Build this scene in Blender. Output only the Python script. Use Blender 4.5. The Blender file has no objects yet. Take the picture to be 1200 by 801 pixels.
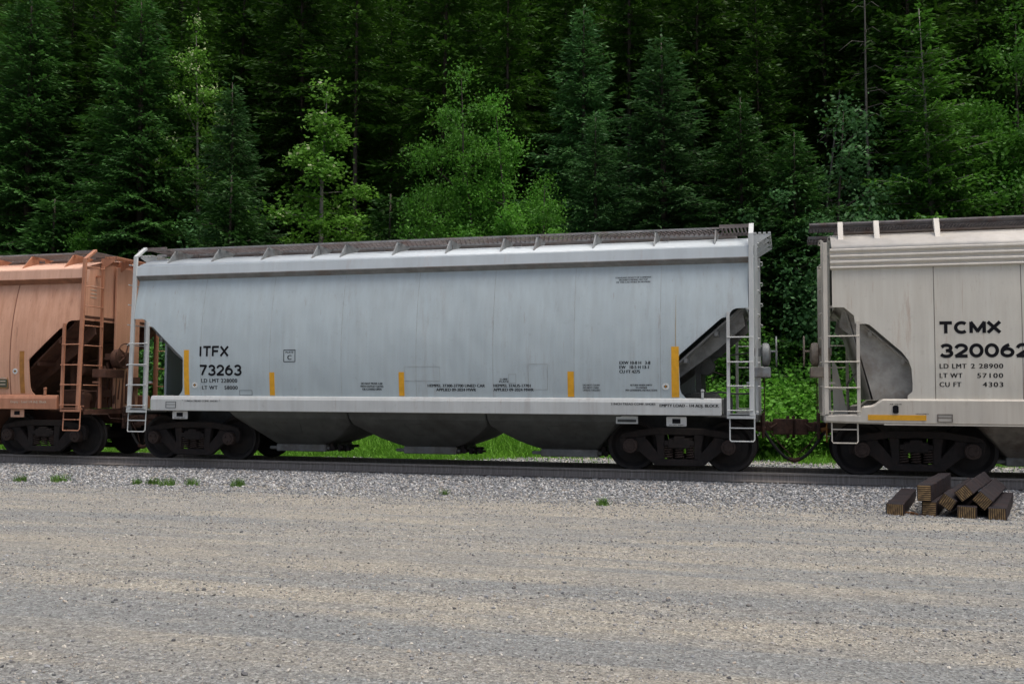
import bpy, bmesh, math, random
import numpy as np
from mathutils import Vector, Matrix
R_ = math.radians
random.seed(7)
S = bpy.context.scene
COL = S.collection

# ------------------------------------------------------------------ camera
YAW, PITCH, ROLL = 0.26932, 0.055627, 0.005209
CAM = Vector((0, -19.4907, 1.33438))
Fv = Vector((-math.sin(YAW)*math.cos(PITCH), math.cos(YAW)*math.cos(PITCH), math.sin(PITCH)))
Rv = Vector((math.cos(YAW), math.sin(YAW), 0)); Uv = Rv.cross(Fv)
R2 = Rv*math.cos(ROLL)+Uv*math.sin(ROLL); U2 = -Rv*math.sin(ROLL)+Uv*math.cos(ROLL)
cd = bpy.data.cameras.new('camera'); cam = bpy.data.objects.new('camera', cd); COL.objects.link(cam)
cam.matrix_world = Matrix(((R2.x, U2.x, -Fv.x, CAM.x), (R2.y, U2.y, -Fv.y, CAM.y), (R2.z, U2.z, -Fv.z, CAM.z), (0, 0, 0, 1)))
cd.sensor_width = 36; cd.lens = 36*1167/1200; cd.clip_end = 1500; cd.clip_start = 0.1
S.camera = cam

# ------------------------------------------------------------------ sky, sun, exposure
SUN_EL, SUN_AZ = R_(72), R_(75)      # azimuth from -y (behind the camera), towards +x when positive
w = bpy.data.worlds.new('World'); S.world = w; w.use_nodes = True
nt = w.node_tree; bg = nt.nodes['Background']
sky = nt.nodes.new('ShaderNodeTexSky'); sky.sky_type = 'NISHITA'; sky.sun_disc = False
sky.sun_elevation = SUN_EL; sky.air_density = 1.0; sky.dust_density = 7.0; sky.ozone_density = 1.0
sundir = Vector((math.sin(SUN_AZ)*math.cos(SUN_EL), -math.cos(SUN_AZ)*math.cos(SUN_EL), math.sin(SUN_EL)))
sky.sun_rotation = math.atan2(sundir.x, sundir.y)
nt.links.new(sky.outputs[0], bg.inputs[0]); bg.inputs[1].default_value = 0.11
sd = bpy.data.lights.new('sun', 'SUN'); sd.energy = 1.5; sd.angle = R_(45); sd.color = (1, .97, .92)
sun = bpy.data.objects.new('sun', sd); COL.objects.link(sun)
sun.rotation_euler = (-sundir).to_track_quat('-Z', 'Y').to_euler()
S.view_settings.view_transform = 'Standard'; S.view_settings.look = 'None'
S.view_settings.exposure = 0.45; S.view_settings.gamma = 1
S.render.engine = 'CYCLES'

# ------------------------------------------------------------------ material helpers
def new_mat(name):
    m = bpy.data.materials.new(name); m.use_nodes = True
    n = m.node_tree.nodes; b = n['Principled BSDF']
    return m, m.node_tree, b
def link(t, a, b): t.links.new(a, b)
def coords(t, scale=(1, 1, 1), kind='Object'):
    c = t.nodes.new('ShaderNodeTexCoord'); mp = t.nodes.new('ShaderNodeMapping')
    mp.inputs['Scale'].default_value = scale; link(t, c.outputs[kind], mp.inputs[0]); return mp.outputs[0]
def noise(t, vec, scale, detail=4, rough=.55):
    n = t.nodes.new('ShaderNodeTexNoise'); n.inputs['Scale'].default_value = scale
    n.inputs['Detail'].default_value = detail; n.inputs['Roughness'].default_value = rough
    link(t, vec, n.inputs['Vector']); return n.outputs['Fac']
def ramp(t, fac, stops):
    r = t.nodes.new('ShaderNodeValToRGB'); e = r.color_ramp.elements
    while len(e) < len(stops): e.new(0.5)
    for k, (p, c) in enumerate(stops):
        e[k].position = p; e[k].color = (c[0], c[1], c[2], 1) if hasattr(c, '__len__') else (c, c, c, 1)
    link(t, fac, r.inputs[0]); return r.outputs[0]
def mix(t, fac, a, b, mode='MIX'):
    m = t.nodes.new('ShaderNodeMixRGB'); m.blend_type = mode
    for i, v in enumerate((fac, a, b)):
        if hasattr(v, 'links') or isinstance(v, bpy.types.NodeSocket): link(t, v, m.inputs[i])
        elif i == 0: m.inputs[0].default_value = v
        else: m.inputs[i].default_value = (v[0], v[1], v[2], 1)
    return m.outputs[0]
def bump(t, b, h, strength=.3, dist=.02):
    n = t.nodes.new('ShaderNodeBump'); n.inputs['Strength'].default_value = strength; n.inputs['Distance'].default_value = dist
    link(t, h, n.inputs['Height']); link(t, n.outputs[0], b.inputs['Normal']); return n

def paint(name, base, dirt, rust, rust_amt=.66, streak=.5, rough=.55, spotty=1.0, wave=.5):
    m, t, b = new_mat(name)
    v1 = coords(t, (5, 5, .28)); v2 = coords(t, (16, 16, .5)); v3 = coords(t, (1, 1, 1)); v7 = coords(t, (1.1, 1.1, .10)); v4 = coords(t, (3.2, 3.2, .22))
    f1 = noise(t, v1, 1.6, 5, .65); f2 = noise(t, v2, 1.5, 4, .7); f3 = noise(t, v3, .8, 3)
    c = mix(t, ramp(t, f1, [(.35, 0), (.72, streak)]), base, dirt)
    c = mix(t, ramp(t, f3, [(.35, 0), (.7, streak*.7)]), c, tuple(x*.8+y*.2 for x, y in zip(base, dirt)))
    f5 = noise(t, v4, 2.6, 6, .72)
    r = ramp(t, f5, [(rust_amt, 0), (rust_amt+.12, .55)])
    c = mix(t, r, c, rust)
    r2 = ramp(t, f2, [(rust_amt+.02, 0), (rust_amt+.1, .35)])
    c = mix(t, r2, c, rust)
    f7 = noise(t, v7, 2.2, 6, .75)
    c = mix(t, ramp(t, f7, [(.57, 0), (.70, .38)]), c, tuple(.5*x+.5*y for x, y in zip(rust, dirt)))
    f6 = noise(t, v3, 9, 6, .7)
    c = mix(t, ramp(t, f6, [(.60, 0), (.74, .25*spotty)]), c, tuple(x*.6 for x in dirt))
    link(t, c, b.inputs['Base Color']); b.inputs['Roughness'].default_value = rough
    if wave:
        bump(t, b, noise(t, coords(t, (1.2, 1.2, .7)), 1.0, 2), min(1, wave*1.8), .06)
    return m
def plain(name, col, rough=.7, var=.35, scale=12, metal=0, rust=None):
    m, t, b = new_mat(name)
    v = coords(t); f = noise(t, v, scale, 5, .65)
    lo = tuple(x*(1-var) for x in col); hi = tuple(min(1, x*(1+var)) for x in col)
    c = ramp(t, f, [(.3, lo), (.7, hi)])
    if rust: c = mix(t, ramp(t, noise(t, v, scale*.4, 6, .7), [(.5, 0), (.66, .7)]), c, rust)
    link(t, c, b.inputs['Base Color']); b.inputs['Roughness'].default_value = rough; b.inputs['Metallic'].default_value = metal
    bump(t, b, f, .15, .01)
    return m

# main grey car / beige car / orange car
M_GREY = paint('grey_paint', (.45, .53, .56), (.345, .38, .39), (.24, .15, .11), .63, .5)
M_GREYROOF = paint('grey_roof_paint', (.50, .56, .595), (.40, .43, .44), (.42, .20, .14), .67, .4)
M_GREYSILL = paint('grey_sill_paint', (.54, .57, .57), (.38, .38, .36), (.22, .13, .09), .62, .5)
M_BEIGE = paint('beige_paint', (.64, .62, .55), (.48, .44, .37), (.38, .24, .16), .60, .55)
M_BEIGEROOF = paint('beige_roof_paint', (.68, .65, .59), (.52, .48, .41), (.36, .22, .13), .68, .5)
M_BEIGESILL = paint('beige_sill_paint', (.58, .55, .48), (.42, .37, .31), (.27, .15, .09), .62, .6)
M_ORANGE = paint('orange_paint', (.66, .375, .255), (.46, .22, .125), (.20, .075, .04), .60, .8)
M_ORANGEROOF = paint('orange_roof_paint', (.68, .42, .31), (.50, .27, .18), (.22, .08, .04), .62, .7)
M_ORANGESILL = paint('orange_sill_paint', (.48, .23, .14), (.30, .12, .06), (.16, .06, .035), .58, .8)
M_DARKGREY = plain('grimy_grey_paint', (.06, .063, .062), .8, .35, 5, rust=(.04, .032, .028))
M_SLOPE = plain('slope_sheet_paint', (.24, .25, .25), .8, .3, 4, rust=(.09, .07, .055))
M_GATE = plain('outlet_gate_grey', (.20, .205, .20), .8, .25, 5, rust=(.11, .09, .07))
M_HBG = plain('handbrake_grey', (.22, .24, .25), .6, .25, 8, rust=(.14, .11, .09))
M_HBB = plain('handbrake_beige', (.27, .23, .185), .6, .25, 8, rust=(.15, .09, .06))
M_DRIPG = plain('dark_moulding', (.20, .205, .205), .8, .25, 4, rust=(.17, .12, .10))  # strip under the roof chord, darker grey than the roof paint
M_DRIPO = plain('rusty_moulding', (.26, .12, .07), .8, .3, 4, rust=(.14, .06, .04))
M_BRK = plain('weathered_bracket_paint', (.20, .215, .22), .7, .3, 5, rust=(.12, .09, .075))
M_SHADED = plain('recess_painted_shade', (.38, .365, .33), .75, .22, 5, rust=(.25, .21, .17))  # beige with the shade of the end recess painted in as a darker tone
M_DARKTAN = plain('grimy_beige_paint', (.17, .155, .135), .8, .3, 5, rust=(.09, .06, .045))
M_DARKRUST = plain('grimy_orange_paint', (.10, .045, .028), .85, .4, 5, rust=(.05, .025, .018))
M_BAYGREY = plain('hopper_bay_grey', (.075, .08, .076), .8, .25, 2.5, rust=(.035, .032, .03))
M_TRUCK = plain('truck_cast_steel', (.016, .0125, .012), .9, .5, 14, rust=(.028, .017, .014))
M_WHEEL = plain('wheel_steel', (.014, .012, .012), .8, .4, 9, rust=(.026, .018, .015))
M_CAP = plain('bearing_cap_steel', (.042, .027, .022), .8, .5, 20)
M_RUST = plain('rusty_steel', (.075, .038, .026), .9, .5, 18, rust=(.03, .02, .016))
M_RUBBER = plain('black_rubber', (.02, .019, .019), .7, .3, 20)
M_GRATE = plain('weathered_grating', (.17, .145, .14), .75, .4, 6, rust=(.12, .065, .055))
M_EDGE = plain('walkway_edge_steel', (.27, .27, .27), .6, .3, 5, rust=(.22, .16, .13))
M_GRATED = plain('dark_grating', (.09, .085, .09), .7, .4, 6, rust=(.07, .04, .035))
M_HATCH = plain('hatch_cover_paint', (.14, .125, .12), .7, .3, 4, rust=(.12, .07, .05))
M_BLACK = plain('black_lettering', (.010, .010, .013), .8, .4, 6)
M_BLACK.node_tree.nodes['Principled BSDF'].inputs['Specular IOR Level'].default_value = .15
M_BLACKF = plain('faded_black_lettering', (.06, .065, .07), .7, .4, 10)
M_YELLOW = plain('yellow_reflector', (.72, .36, .015), .5, .12, 8)
M_YELLOWD = plain('dull_yellow_reflector', (.34, .15, .03), .6, .3, 8)
M_WHITE = plain('white_plate_paint', (.62, .63, .62), .6, .15, 10)
M_GREEN = plain('dark_green_placard', (.05, .06, .035), .6, .2, 10)

# ------------------------------------------------------------------ mesh helpers
class MB:
    def __init__(s): s.v = []; s.f = []
    def quadbox(s, P):      # 8 points, bottom ring then top ring
        o = len(s.v); s.v += [tuple(p) for p in P]
        s.f += [(o, o+3, o+2, o+1), (o+4, o+5, o+6, o+7)] + [(o+i, o+(i+1) % 4, o+4+(i+1) % 4, o+4+i) for i in range(4)]
        return s
    def box(s, x0, x1, y0, y1, z0, z1):
        return s.quadbox([(x0, y0, z0), (x1, y0, z0), (x1, y1, z0), (x0, y1, z0), (x0, y0, z1), (x1, y0, z1), (x1, y1, z1), (x0, y1, z1)])
    def obox(s, c, a, b, d):  # centre + three half-axis vectors
        c, a, b, d = map(Vector, (c, a, b, d))
        return s.quadbox([c-a-b-d, c+a-b-d, c+a+b-d, c-a+b-d, c-a-b+d, c+a-b+d, c+a+b+d, c-a+b+d])
    def bar(s, p, q, wd, ht=None, up=(0, 0, 1)):
        p, q = Vector(p), Vector(q); d = (q-p); L = d.length; d.normalize(); up = Vector(up)
        if abs(d.dot(up)) > .98: up = Vector((0, 1, 0))
        a = d.cross(up).normalized(); b = a.cross(d)
        ht = wd if ht is None else ht
        return s.obox((p+q)/2, d*L/2, a*wd/2, b*ht/2)
    def tube(s, pts, r, n=8, caps=True):
        pts = [Vector(p) for p in pts]; rs = r if hasattr(r, '__len__') else [r]*len(pts)
        o = len(s.v); prev = None
        for i, p in enumerate(pts):
            d = (pts[min(i+1, len(pts)-1)]-pts[max(i-1, 0)]).normalized()
            if prev is None:
                u = Vector((0, 0, 1)) if abs(d.z) < .9 else Vector((0, 1, 0))
                a = d.cross(u).normalized()
            else: a = (prev-d*prev.dot(d)).normalized()
            prev = a; b = d.cross(a)
            for k in range(n):
                th = 2*math.pi*k/n
                s.v.append(tuple(p+(a*math.cos(th)+b*math.sin(th))*rs[i]))
        for i in range(len(pts)-1):
            for k in range(n):
                k2 = (k+1) % n
                s.f.append((o+i*n+k, o+i*n+k2, o+(i+1)*n+k2, o+(i+1)*n+k))
        if caps:
            s.f.append(tuple(o+k for k in range(n-1, -1, -1))); e = o+(len(pts)-1)*n
            s.f.append(tuple(e+k for k in range(n)))
        return s
    def lathe(s, prof, c, axis='y', n=32):    # prof: (radius, offset along axis)
        o = len(s.v); m = len(prof)
        for k in range(n):
            th = 2*math.pi*k/n; ct, st = math.cos(th), math.sin(th)
            for r, h in prof:
                if axis == 'y': s.v.append((c[0]+r*ct, c[1]+h, c[2]+r*st))
                elif axis == 'x': s.v.append((c[0]+h, c[1]+r*ct, c[2]+r*st))
                else: s.v.append((c[0]+r*ct, c[1]+r*st, c[2]+h))
        for k in range(n):
            k2 = (k+1) % n
            for j in range(m-1): s.f.append((o+k*m+j, o+k*m+j+1, o+k2*m+j+1, o+k2*m+j))
        return s
    def prism_xz(s, poly, y0, y1):
        o = len(s.v); n = len(poly)
        s.v += [(x, y0, z) for x, z in poly]+[(x, y1, z) for x, z in poly]
        s.f += [tuple(o+i for i in range(n)), tuple(o+n+i for i in range(n-1, -1, -1))]
        s.f += [(o+i, o+n+i, o+n+(i+1) % n, o+(i+1) % n) for i in range(n)]
        return s
    def prism_yz(s, poly, x0, x1):
        o = len(s.v); n = len(poly)
        s.v += [(x0, y, z) for y, z in poly]+[(x1, y, z) for y, z in poly]
        s.f += [tuple(o+i for i in range(n)), tuple(o+n+i for i in range(n-1, -1, -1))]
        s.f += [(o+i, o+n+i, o+n+(i+1) % n, o+(i+1) % n) for i in range(n)]
        return s
    def build(s, name, mat, parent=None, bevel=0, smooth=False, **kw):
        me = bpy.data.meshes.new(name); me.from_pydata(s.v, [], s.f); 
        bm = bmesh.new(); bm.from_mesh(me); bmesh.ops.recalc_face_normals(bm, faces=bm.faces)
        if bevel:
            es = [e for e in bm.edges if len(e.link_faces) == 2 and e.calc_face_angle(0) > .5]
            bmesh.ops.bevel(bm, geom=es, offset=bevel, segments=1, affect='EDGES')
        bm.to_mesh(me); bm.free()
        if smooth:
            me.polygons.foreach_set('use_smooth', [True]*len(me.polygons)); 
            try: me.set_sharp_from_angle(angle=R_(40))
            except Exception: pass
        me.materials.append(mat)
        return link_obj(name, me, parent)
def link_obj(name, me, parent=None):
    o = bpy.data.objects.new(name, me); COL.objects.link(o)
    if parent is not None: o.parent = parent
    return o
def empty(name, loc=(0, 0, 0), rz=0):
    o = bpy.data.objects.new(name, None); o.location = loc; o.rotation_euler = (0, 0, rz); o.empty_display_size = .3
    COL.objects.link(o); return o
def tag(o, label=None, cat=None, group=None, kind=None):
    if label: o['label'] = label
    if cat: o['category'] = cat
    if group: o['group'] = group
    if kind: o['kind'] = kind
    return o
def np_mesh(name, V, F, mats, matidx=None, smooth=False, cattr=None):
    """V (n,3), F (m,k) arrays of equal-sized faces"""
    me = bpy.data.meshes.new(name); V = np.asarray(V, np.float32); F = np.asarray(F, np.int32); k = F.shape[1]
    me.vertices.add(len(V)); me.vertices.foreach_set('co', V.ravel())
    me.loops.add(F.size); me.loops.foreach_set('vertex_index', F.ravel())
    me.polygons.add(len(F)); me.polygons.foreach_set('loop_start', np.arange(len(F), dtype=np.int32)*k)
    try: me.polygons.foreach_set('loop_total', np.full(len(F), k, np.int32))
    except Exception: pass
    if matidx is not None: me.polygons.foreach_set('material_index', np.asarray(matidx, np.int32))
    me.polygons.foreach_set('use_smooth', np.full(len(F), smooth))
    if cattr is not None:
        a = me.color_attributes.new('tone', 'FLOAT_COLOR', 'POINT'); a.data.foreach_set('color', np.asarray(cattr, np.float32).ravel())
    for m in mats: me.materials.append(m)
    me.update(calc_edges=True); me.validate(); return me

# ------------------------------------------------------------------ terrain
rng = np.random.default_rng(3)
def smooth01(t): t = np.clip(t, 0, 1); return t*t*(3-2*t)
def ground_z(x, y):
    x = np.asarray(x, float); y = np.asarray(y, float)
    z = -.25 + .07*smooth01(1-(-y-1.3)/1.9)*(y < 0) + .07*smooth01(1-(y-1.3)/1.9)*(y >= 0)
    z = np.where((y < -1.3) | (y > 1.3), z, -.185)
    f = smooth01((-y-3.5)/2)
    z = z + f*(.018*np.sin(y*2.1+.3*np.sin(x*.25)) + .012*np.sin(x*.5+y*.9)*np.sin(y*1.3+1))
    g = smooth01((y-6.5)/4)
    z = z + g*(.12*np.sin(x*.6+y*.4)+.10*np.sin(x*.23-y*.7)) + np.where(y > 8.5, .40*(np.maximum(y-8.5, 0))*smooth01((y-8.5)/6), 0) + .24*np.maximum(y-15, 0)
    
    return z
def axis(parts):
    out = []
    for a, b, st in parts: out += list(np.arange(a, b, st))
    return np.array(out+[parts[-1][1]])
def sheet(name, xs, ys, mat):
    X, Y = np.meshgrid(xs, ys); Z = ground_z(X, Y)
    V = np.stack([X.ravel(), Y.ravel(), Z.ravel()], 1); nx, ny = len(xs), len(ys)
    i = (np.arange(ny-1)[:, None]*nx+np.arange(nx-1)[None]).ravel()
    F = np.stack([i, i+1, i+1+nx, i+nx], 1)
    me = np_mesh(name, V, F, [mat], smooth=True); o = link_obj(name, me); tag(o, kind='structure'); return o
def ground_mat():
    m, t, b = new_mat('gravel_yard'); v = coords(t)
    vb = coords(t, (.07, 1.0, 1)); vb2 = coords(t, (.22, 2.2, 1))
    band = noise(t, vb, 1.1, 4, .6); band2 = noise(t, vb2, 2.2, 5, .65)
    base = mix(t, ramp(t, band, [(.44, 0), (.56, 1)]), (.250, .264, .258), (.372, .348, .288))
    base = mix(t, ramp(t, band2, [(.42, 0), (.66, .55)]), base, (.235, .235, .225))
    blot = noise(t, coords(t, (.45, .8, 1)), 1.3, 7, .7); blot2 = noise(t, coords(t, (1.1, 3.0, 1)), 2.0, 6, .7)
    base = mix(t, ramp(t, blot, [(.48, 0), (.62, .6)]), base, (.25, .258, .25))
    base = mix(t, ramp(t, blot2, [(.56, 0), (.70, .55)]), base, (.40, .375, .31))
    vo = t.nodes.new('ShaderNodeTexVoronoi'); vo.inputs['Scale'].default_value = 38; link(t, v, vo.inputs['Vector'])
    vo2 = t.nodes.new('ShaderNodeTexVoronoi'); vo2.inputs['Scale'].default_value = 95; link(t, v, vo2.inputs['Vector'])
    sp = t.nodes.new('ShaderNodeSeparateColor'); link(t, vo.outputs['Color'], sp.inputs[0])
    sp2 = t.nodes.new('ShaderNodeSeparateColor'); link(t, vo2.outputs['Color'], sp2.inputs[0])
    c = mix(t, .6, base, ramp(t, sp.outputs[0], [(0, .45), (.4, .9), (.85, 1.15), (1, 1.7)]), 'MULTIPLY')
    c = mix(t, .6, c, ramp(t, sp2.outputs[1], [(0, .4), (.5, 1.0), (1, 1.6)]), 'MULTIPLY')
    c = mix(t, ramp(t, noise(t, v, 70, 3, .7), [(.4, 0), (.7, .35)]), c, (.16, .15, .145))
    link(t, c, b.inputs['Base Color']); b.inputs['Roughness'].default_value = .95; b.inputs['Specular IOR Level'].default_value = .2
    h = t.nodes.new('ShaderNodeMath'); h.operation = 'ADD'
    link(t, vo.outputs['Distance'], h.inputs[0]); link(t, noise(t, v, 60, 4, .7), h.inputs[1])
    bump(t, b, h.outputs[0], .9, .02)
    return m
M_GROUND = ground_mat()
def soil_mat():
    m, t, b = new_mat('forest_floor'); v = coords(t)
    c = ramp(t, noise(t, v, 1.5, 8, .7), [(.3, (.02, .017, .010)), (.5, (.035, .045, .014)), (.7, (.05, .075, .02))])
    link(t, c, b.inputs['Base Color']); b.inputs['Roughness'].default_value = 1; b.inputs['Specular IOR Level'].default_value = .1
    bump(t, b, noise(t, v, 4, 6), .8, .15); return m
M_SOIL = soil_mat()
xs = axis([(-260, -60, 10), (-60, -30, 2), (-30, 10, .25), (10, 40, 2), (40, 260, 10)])
sheet('ground', xs, axis([(-220, -40, 12), (-40, -18, 2), (-18, 7, .16)]), M_GROUND)
sheet('hillside', axis([(-260, -60, 8), (-60, 30, 1), (30, 260, 8)]), axis([(7, 20, .5), (20, 75, 1.5), (75, 150, 8)]), M_SOIL)

# ------------------------------------------------------------------ loose stones
def stone_mat():
    m, t, b = new_mat('stone'); a = t.nodes.new('ShaderNodeVertexColor'); a.layer_name = 'tone'
    c = mix(t, .5, a.outputs[0], ramp(t, noise(t, coords(t), 55, 4), [(.3, .6), (.7, 1.3)]), 'MULTIPLY')
    link(t, c, b.inputs['Base Color']); b.inputs['Roughness'].default_value = .9; b.inputs['Specular IOR Level'].default_value = .25; return m
M_STONE = stone_mat()
ph = (1+5**.5)/2
ICO = np.array([(-1, ph, 0), (1, ph, 0), (-1, -ph, 0), (1, -ph, 0), (0, -1, ph), (0, 1, ph), (0, -1, -ph), (0, 1, -ph), (ph, 0, -1), (ph, 0, 1), (-ph, 0, -1), (-ph, 0, 1)])/1.9
ICF = np.array([(0, 11, 5), (0, 5, 1), (0, 1, 7), (0, 7, 10), (0, 10, 11), (1, 5, 9), (5, 11, 4), (11, 10, 2), (10, 7, 6), (7, 1, 8), (3, 9, 4), (3, 4, 2), (3, 2, 6), (3, 6, 8), (3, 8, 9), (4, 9, 5), (2, 4, 11), (6, 2, 10), (8, 6, 7), (9, 8, 1)])
def stones(name, label, x, y, size, palette, zoff=0.2, cat='gravel'):
    n = len(x); base = ICO[None]*(1+rng.normal(0, .16, (n, 12, 1)))+rng.normal(0, .08, (n, 12, 3))
    sc = size[:, None]*rng.uniform(.65, 1.15, (n, 3)); sc[:, 2] *= .75
    P = base*sc[:, None]*.5
    th = rng.uniform(0, 2*np.pi, n); c, s = np.cos(th)[:, None], np.sin(th)[:, None]
    X = P[..., 0]*c-P[..., 1]*s; Y = P[..., 0]*s+P[..., 1]*c
    tl = rng.normal(0, .25, n)[:, None]; Z = P[..., 2]+X*tl
    z = ground_z(x, y)+size*zoff
    V = np.stack([X+x[:, None], Y+y[:, None], Z+z[:, None]], -1).reshape(-1, 3)
    F = (ICF[None]+(np.arange(n)*12)[:, None, None]).reshape(-1, 3)
    pal = np.array(palette); k = rng.integers(0, len(pal), n)
    colr = pal[k]*rng.uniform(.75, 1.25, (n, 1)); C = np.concatenate([np.repeat(colr, 12, 0), np.ones((n*12, 1))], 1)
    me = np_mesh(name, V, F, [M_STONE], cattr=C); o = link_obj(name, me); tag(o, label, cat, kind='stuff'); return o
GREYS = [(.22, .23, .24), (.28, .29, .30), (.36, .365, .37), (.12, .125, .13), (.50, .50, .49), (.34, .31, .28), (.20, .21, .225), (.16, .165, .175)]
TANS = [(.20, .19, .18), (.36, .32, .27), (.13, .13, .135), (.50, .47, .42), (.26, .255, .25), (.17, .17, .175), (.30, .29, .28)]
def xrange_at(y, n, pad=1.5):
    d = y+19.5; lo = -.93*d-pad; hi = .215*d+pad; return rng.uniform(lo, hi, n) if np.isscalar(lo) else lo+(hi-lo)*rng.random(n)
# near ballast shoulder: thins out away from the rail
n = 52000; y = -1.02-np.abs(rng.gamma(1.3, 1.65, n)); k = y > -9.5; y = y[k]; x = xrange_at(y, len(y)); fall = 1-.6*smooth01((-y-2.5)/4)
stones('ballast_stones', 'grey crushed ballast stones along the near side of the rail', x, y, rng.uniform(.02, .06, len(y))*fall, GREYS)
n = 9000; y = rng.uniform(-.70, .70, n); x = xrange_at(y, n)
stones('ballast_between_rails', 'dark ballast stones lying between the two rails', x, y, rng.uniform(.03, .06, n), GREYS, .1)
n = 15000; y = 1.0+rng.gamma(1.8, 1.5, n); k = y < 8.5; y = y[k]; x = xrange_at(y, len(y))
stones('far_ballast_stones', 'pale ballast stones on the far side of the track', x, y, rng.uniform(.03, .075, len(y)), GREYS)
# yard: fine chips, with bands
n = 120000; y = -3-16*rng.random(n)**1.0; k = y > -16; y = y[k]; x = xrange_at(y, len(y))
dens = .5+.5*np.sin(y*2.1+1.5+.4*np.sin(x*.3))+.35*np.sin(x*.9+y*3); k = rng.random(len(y)) < .25+.5*dens; x, y = x[k], y[k]
sz = .006+.012*rng.random(len(y))**2+.026*rng.random(len(y))**14
stones('yard_gravel', 'fine loose grey and brown gravel scattered over the dirt yard', x, y, sz, TANS+GREYS[:3], .15)

# ------------------------------------------------------------------ railway track
M_RAIL = plain('rail_steel', (.045, .034, .029), .7, .4, 10, rust=(.09, .055, .04))
def rail_web_mat():
    m, t, b = new_mat('rail_side_steel'); v = coords(t, (9, 1, .3))
    c = ramp(t, noise(t, v, 2.5, 4, .7), [(.3, (.18, .155, .14)), (.55, (.30, .27, .245)), (.75, (.46, .42, .38))])
    link(t, c, b.inputs['Base Color']); b.inputs['Roughness'].default_value = .85; return m
M_RAILW = rail_web_mat()
M_HEAD = plain('worn_rail_head', (.34, .31, .29), .45, .2, 8, metal=.4)
M_TIE = plain('track_sleeper_wood', (.07, .055, .045), .9, .4, 8)
tr = empty('railway_track', (0, 0, -.17)); tag(tr, 'rusty steel railway track on wooden sleepers under the freight cars', 'railway track')
prof = [(-.07, -.172), (.07, -.172), (.07, -.162), (.012, -.135), (.009, -.05), (.034, -.04), (.036, -.012), (.028, 0), (-.028, 0), (-.036, -.012), (-.034, -.04), (-.009, -.05), (-.012, -.135), (-.07, -.162)]
for sgn in (-1, 1):
    MBr = MB(); yc = sgn*.7535
    MBr.prism_yz([(yc+a, b+.17) for a, b in prof], -150, 110)
    rl = MBr.build('rail', M_RAILW, tr)
    MB().box(-150, 110, yc-.0385, yc+.0385, .154, .173).build('running_surface', M_HEAD, rl)
k = 0; xx = -36.0
while k < 78:
    MB().box(xx-.11, xx+.11, -1.28, 1.28, -.165, -.006).build('sleeper', M_TIE, tr, bevel=.01); xx += .56; k += 1

# ------------------------------------------------------------------ hopper cars
def arc(z, c=.085, y0=1.62, z0=2.2): return y0-c*(z-z0)**2
def text_mesh(body, x0, x1, z0, z1, mat, parent, ysurf, name='lettering', bold=0.0, align='LEFT', spacing=1.0, fit=True, label=None):
    cu = bpy.data.curves.new('t', 'FONT'); cu.body = body; cu.size = 1; cu.offset = bold; cu.resolution_u = 4
    cu.align_x = align; cu.space_character = spacing; cu.space_line = 1.0; cu.fill_mode = 'FRONT'
    ob = bpy.data.objects.new('t', cu); COL.objects.link(ob)
    dg = bpy.context.evaluated_depsgraph_get(); me = bpy.data.meshes.new_from_object(ob.evaluated_get(dg))
    bpy.data.objects.remove(ob); bpy.data.curves.remove(cu)
    co = np.zeros(len(me.vertices)*3); me.vertices.foreach_get('co', co); co = co.reshape(-1, 3)
    mn, mx = co.min(0), co.max(0)
    X = x0+(co[:, 0]-mn[0])/(mx[0]-mn[0])*(x1-x0); Z = z0+(co[:, 1]-mn[1])/(mx[1]-mn[1])*(z1-z0)
    Y = np.array([-ysurf(z) for z in Z])-.004
    me.vertices.foreach_set('co', np.stack([X, Y, Z], 1).ravel().astype(np.float32)); me.update()
    if True:      # thicken thin strokes by a slightly shifted second pass
        nl = body.count('\n')+1; sh_ = (z1-z0)/nl*.085
        bm = bmesh.new(); bm.from_mesh(me)
        r_ = bmesh.ops.duplicate(bm, geom=bm.verts[:]+bm.edges[:]+bm.faces[:])
        for v in r_['geom']:
            if isinstance(v, bmesh.types.BMVert): v.co.x += sh_; v.co.y -= .0008
        bm.to_mesh(me); bm.free()
    me.materials.clear(); me.materials.append(mat)
    o = link_obj(name, me, parent)
    if label: o['label'] = label
    return o
def ell(cx, cy, rx, ry, a0, a1, n=12): return [(cx+rx*math.cos(R_(a0+(a1-a0)*i/n)), cy+ry*math.sin(R_(a0+(a1-a0)*i/n))) for i in range(n+1)]
GLY = {   # strokes on a grid one unit high: (advance width, polylines)
 'I': (.12, [[(.06, 0), (.06, 1)]]),
 'T': (.62, [[(0, 1), (.62, 1)], [(.31, 0), (.31, 1)]]),
 'F': (.52, [[(0, 0), (0, 1)], [(0, 1), (.52, 1)], [(0, .52), (.46, .52)]]),
 'X': (.62, [[(0, 0), (.62, 1)], [(0, 1), (.62, 0)]]),
 'C': (.66, [ell(.36, .5, .34, .5, 48, 312, 22)]),
 'M': (.74, [[(0, 0), (0, 1)], [(0, 1), (.37, .12)], [(.37, .12), (.74, 1)], [(.74, 1), (.74, 0)]]),
 '0': (.58, [ell(.29, .5, .29, .5, 0, 360, 28)]),
 '2': (.56, [ell(.28, .70, .27, .30, 165, -35, 14)+[(0, 0)], [(0, 0), (.57, 0)]]),
 '3': (.56, [ell(.27, .745, .25, .255, 150, -85, 14), ell(.27, .25, .29, .27, 80, -150, 14)]),
 '6': (.58, [ell(.29, .32, .28, .32, 0, 360, 22), ell(.50, .34, .49, .66, 172, 108, 10)]),
 '7': (.56, [[(0, 1), (.56, 1)], [(.56, 1), (.40, .62), (.26, .30), (.18, 0)]]),
}
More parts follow.
